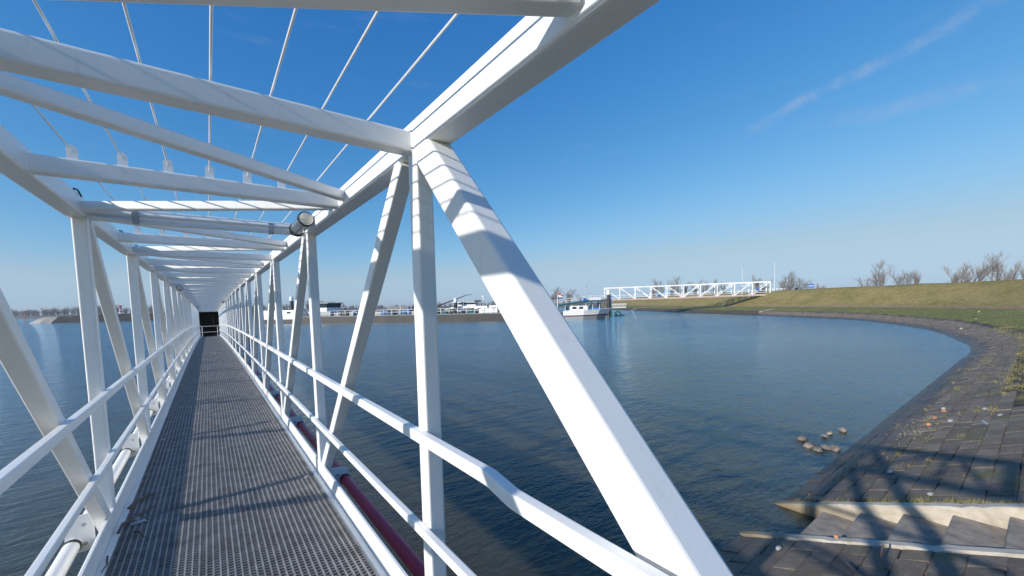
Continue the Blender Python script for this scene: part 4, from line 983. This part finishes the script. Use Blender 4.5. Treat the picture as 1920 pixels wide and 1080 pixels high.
def scatter():
    r = random.Random(9); sh = MB()
    for k in range(260):
        x = r.gauss(12.2, 1.1); y = 2.25+r.gauss(0, .14)-(x-12.2)*.02
        if x < 9 or x > 16: continue
        z = bank_z(3.1-y)+.004; s = r.uniform(.006, .017); a = r.uniform(0, 6.283)
        sh.add([(x+s*math.cos(a+k2*2.1), y+s*.7*math.sin(a+k2*2.1), z) for k2 in range(3)]+[(x, y, z+s*.7)], [(0, 1, 3), (1, 2, 3), (2, 0, 3), (2, 1, 0)])
    tag(sh.build('shell_drift', M['shell']), 'drift of tiny pale shells on the revetment', 'shells', kind='stuff')
    g = MB()
    def tuft(x, y, z, h, n, w):
        for q in range(n):
            a = r.uniform(0, 6.283); l = r.uniform(.2, .9); hh = h*r.uniform(.5, 1.1); bx = x+r.gauss(0, w); by = y+r.gauss(0, w); dx = math.cos(a)*l*hh; dy = math.sin(a)*l*hh; px_, py_ = -math.sin(a)*.006, math.cos(a)*.006
            g.add([(bx-px_, by-py_, z-.01), (bx+px_, by+py_, z-.01), (bx+dx, by+dy, z+hh)], [(0, 1, 2)])
    for k in range(1500):       # ragged grass edge above the blocks
        x = r.uniform(7.5, 44); n = 1.75+abs(r.gauss(0, .9)); 
        best = min(range(len(FR)), key=lambda i: abs(FR[i][0].x-x)); p = FR[best][0]+FR[best][1]*n
        if x < 13.5 and n < 3.3 or x < 15.5 and n < 2.2: continue
        tuft(x, p.y, prof(n), .055, 8, .06)
    for k in range(520):        # tufts and moss growing from the joints
        x = r.uniform(7.2, 30); row = r.randrange(2, 9); n = row*BN+r.gauss(0, .02)
        if mnoise.noise((x*.7, n*1.5, 2)) < .02: continue
        tuft(x, 3.1-n*math.cos(slope), bank_z(n*math.cos(slope)), .045, 9, .05)
    for k in range(9000):       # coarse winter tussocks over the berm and dike
        i = r.randrange(1, len(FR)-1); p0, nv = FR[i]
        if not 16 < p0.x < 125: continue
        n = 2.4+22*r.random()**1.3
        fs_ = max(0., min(1., (p0.x-60)/22.)); q = p0+(FR[i+1][0]-p0)*r.random()+nv*(2.4+(n-2.4)*(1-.36*fs_))
        h = .10+.16*r.random()*(n > 12); z = prof(n)-.02
        for _ in range(3):
            a_ = r.uniform(0, 6.283); w_ = r.uniform(.02, .05); l_ = r.uniform(.3, 1.2)*h; bx, by = q.x+r.gauss(0, .12), q.y+r.gauss(0, .12)
            g.add([(bx-math.sin(a_)*w_, by+math.cos(a_)*w_, z), (bx+math.sin(a_)*w_, by-math.cos(a_)*w_, z), (bx+math.cos(a_)*l_, by+math.sin(a_)*l_, z+h*r.uniform(.5, 1))], [(0, 1, 2)])
    for k in range(90):         # along the stair wall
        y = r.uniform(.6, 2.9); tuft(7.05+abs(r.gauss(0, .03)), y, bank_z(3.1-y), .06, 6, .02)
    m_ = simple('grass_blade', (.21, .19, .075), .8, 0, .5, 1.5); m_.use_backface_culling = False
    tag(g.build('grass_tufts', m_), 'short grass and moss growing between and above the blocks', 'grass', kind='stuff')
scatter()
def stick(pts, r_, label):
    b0 = Vector(pts[0]); o = MB().taper([Vector(p)-b0 for p in pts], [r_*(1-.4*i/(len(pts)-1)) for i in range(len(pts))], 6).build('driftwood_stick', M['bark'], None, True); o.location = b0; tag(o, label, 'stick')
stick([(4.70, 1.60, -1.02), (4.80, 1.72, -1.02), (4.93, 1.80, -1.05)], .016, 'pale driftwood stick lying on the near blocks at the bottom edge')
stick([(4.98, 1.52, -.99), (5.06, 1.57, -.93), (5.20, 1.58, -.86)], .014, 'dark driftwood stick standing up from the near blocks')
# pale concrete strips running down the far revetment
for i, (a, b, lab) in enumerate((((84.0, 33.4), (99.5, 27.2), 'pale concrete strip running down the bank right of the far footbridge'), ((116.5, 87.5), (129, 79.5), 'pale concrete strip running down the bank beyond the far footbridge'))):
    a = Vector(a); b = Vector(b); d = (b-a); o0 = a
    t = empty('concrete_strip', (a.x, a.y, WATER), lab, 'concrete strip'); mb = MB(); vs = []
    sd_ = Vector((-d.y, d.x)).normalized()*.35
    for k in range(9):
        p = a+d*k/8; best = min(range(len(FR)), key=lambda q: (FR[q][0]-p).length); n_ = (p-FR[best][0]).dot(FR[best][1]); z = prof(n_)-WATER+.12; q = p-a
        vs += [(q.x-sd_.x, q.y-sd_.y, z-.4), (q.x-sd_.x, q.y-sd_.y, z), (q.x+sd_.x, q.y+sd_.y, z), (q.x+sd_.x, q.y+sd_.y, z-.4)]
    fs = [(i_*4+k, i_*4+(k+1) % 4, i_*4+4+(k+1) % 4, i_*4+4+k) for i_ in range(8) for k in range(4)]+[(3, 2, 1, 0), (32, 33, 34, 35)]
    mb.add(vs, fs).build('slab', M['sand'], t)

# ------------------------------------------------------------------ thin winter haze over the river
def haze():
    m, nt, b = newmat('haze_air'); nt.nodes.remove(b)
    v = nt.nodes.new('ShaderNodeVolumePrincipled'); v.inputs['Color'].default_value = (.80, .87, .95, 1); v.inputs['Density'].default_value = HAZE; v.inputs['Anisotropy'].default_value = 0.1
    nt.links.new(v.outputs[0], nt.nodes['Material Output'].inputs['Volume'])
    tag(MB().box(-4200, 6200, -1700, 7200, -10.8, 16).build('haze', m), kind='stuff')
HAZE = .00035
haze()
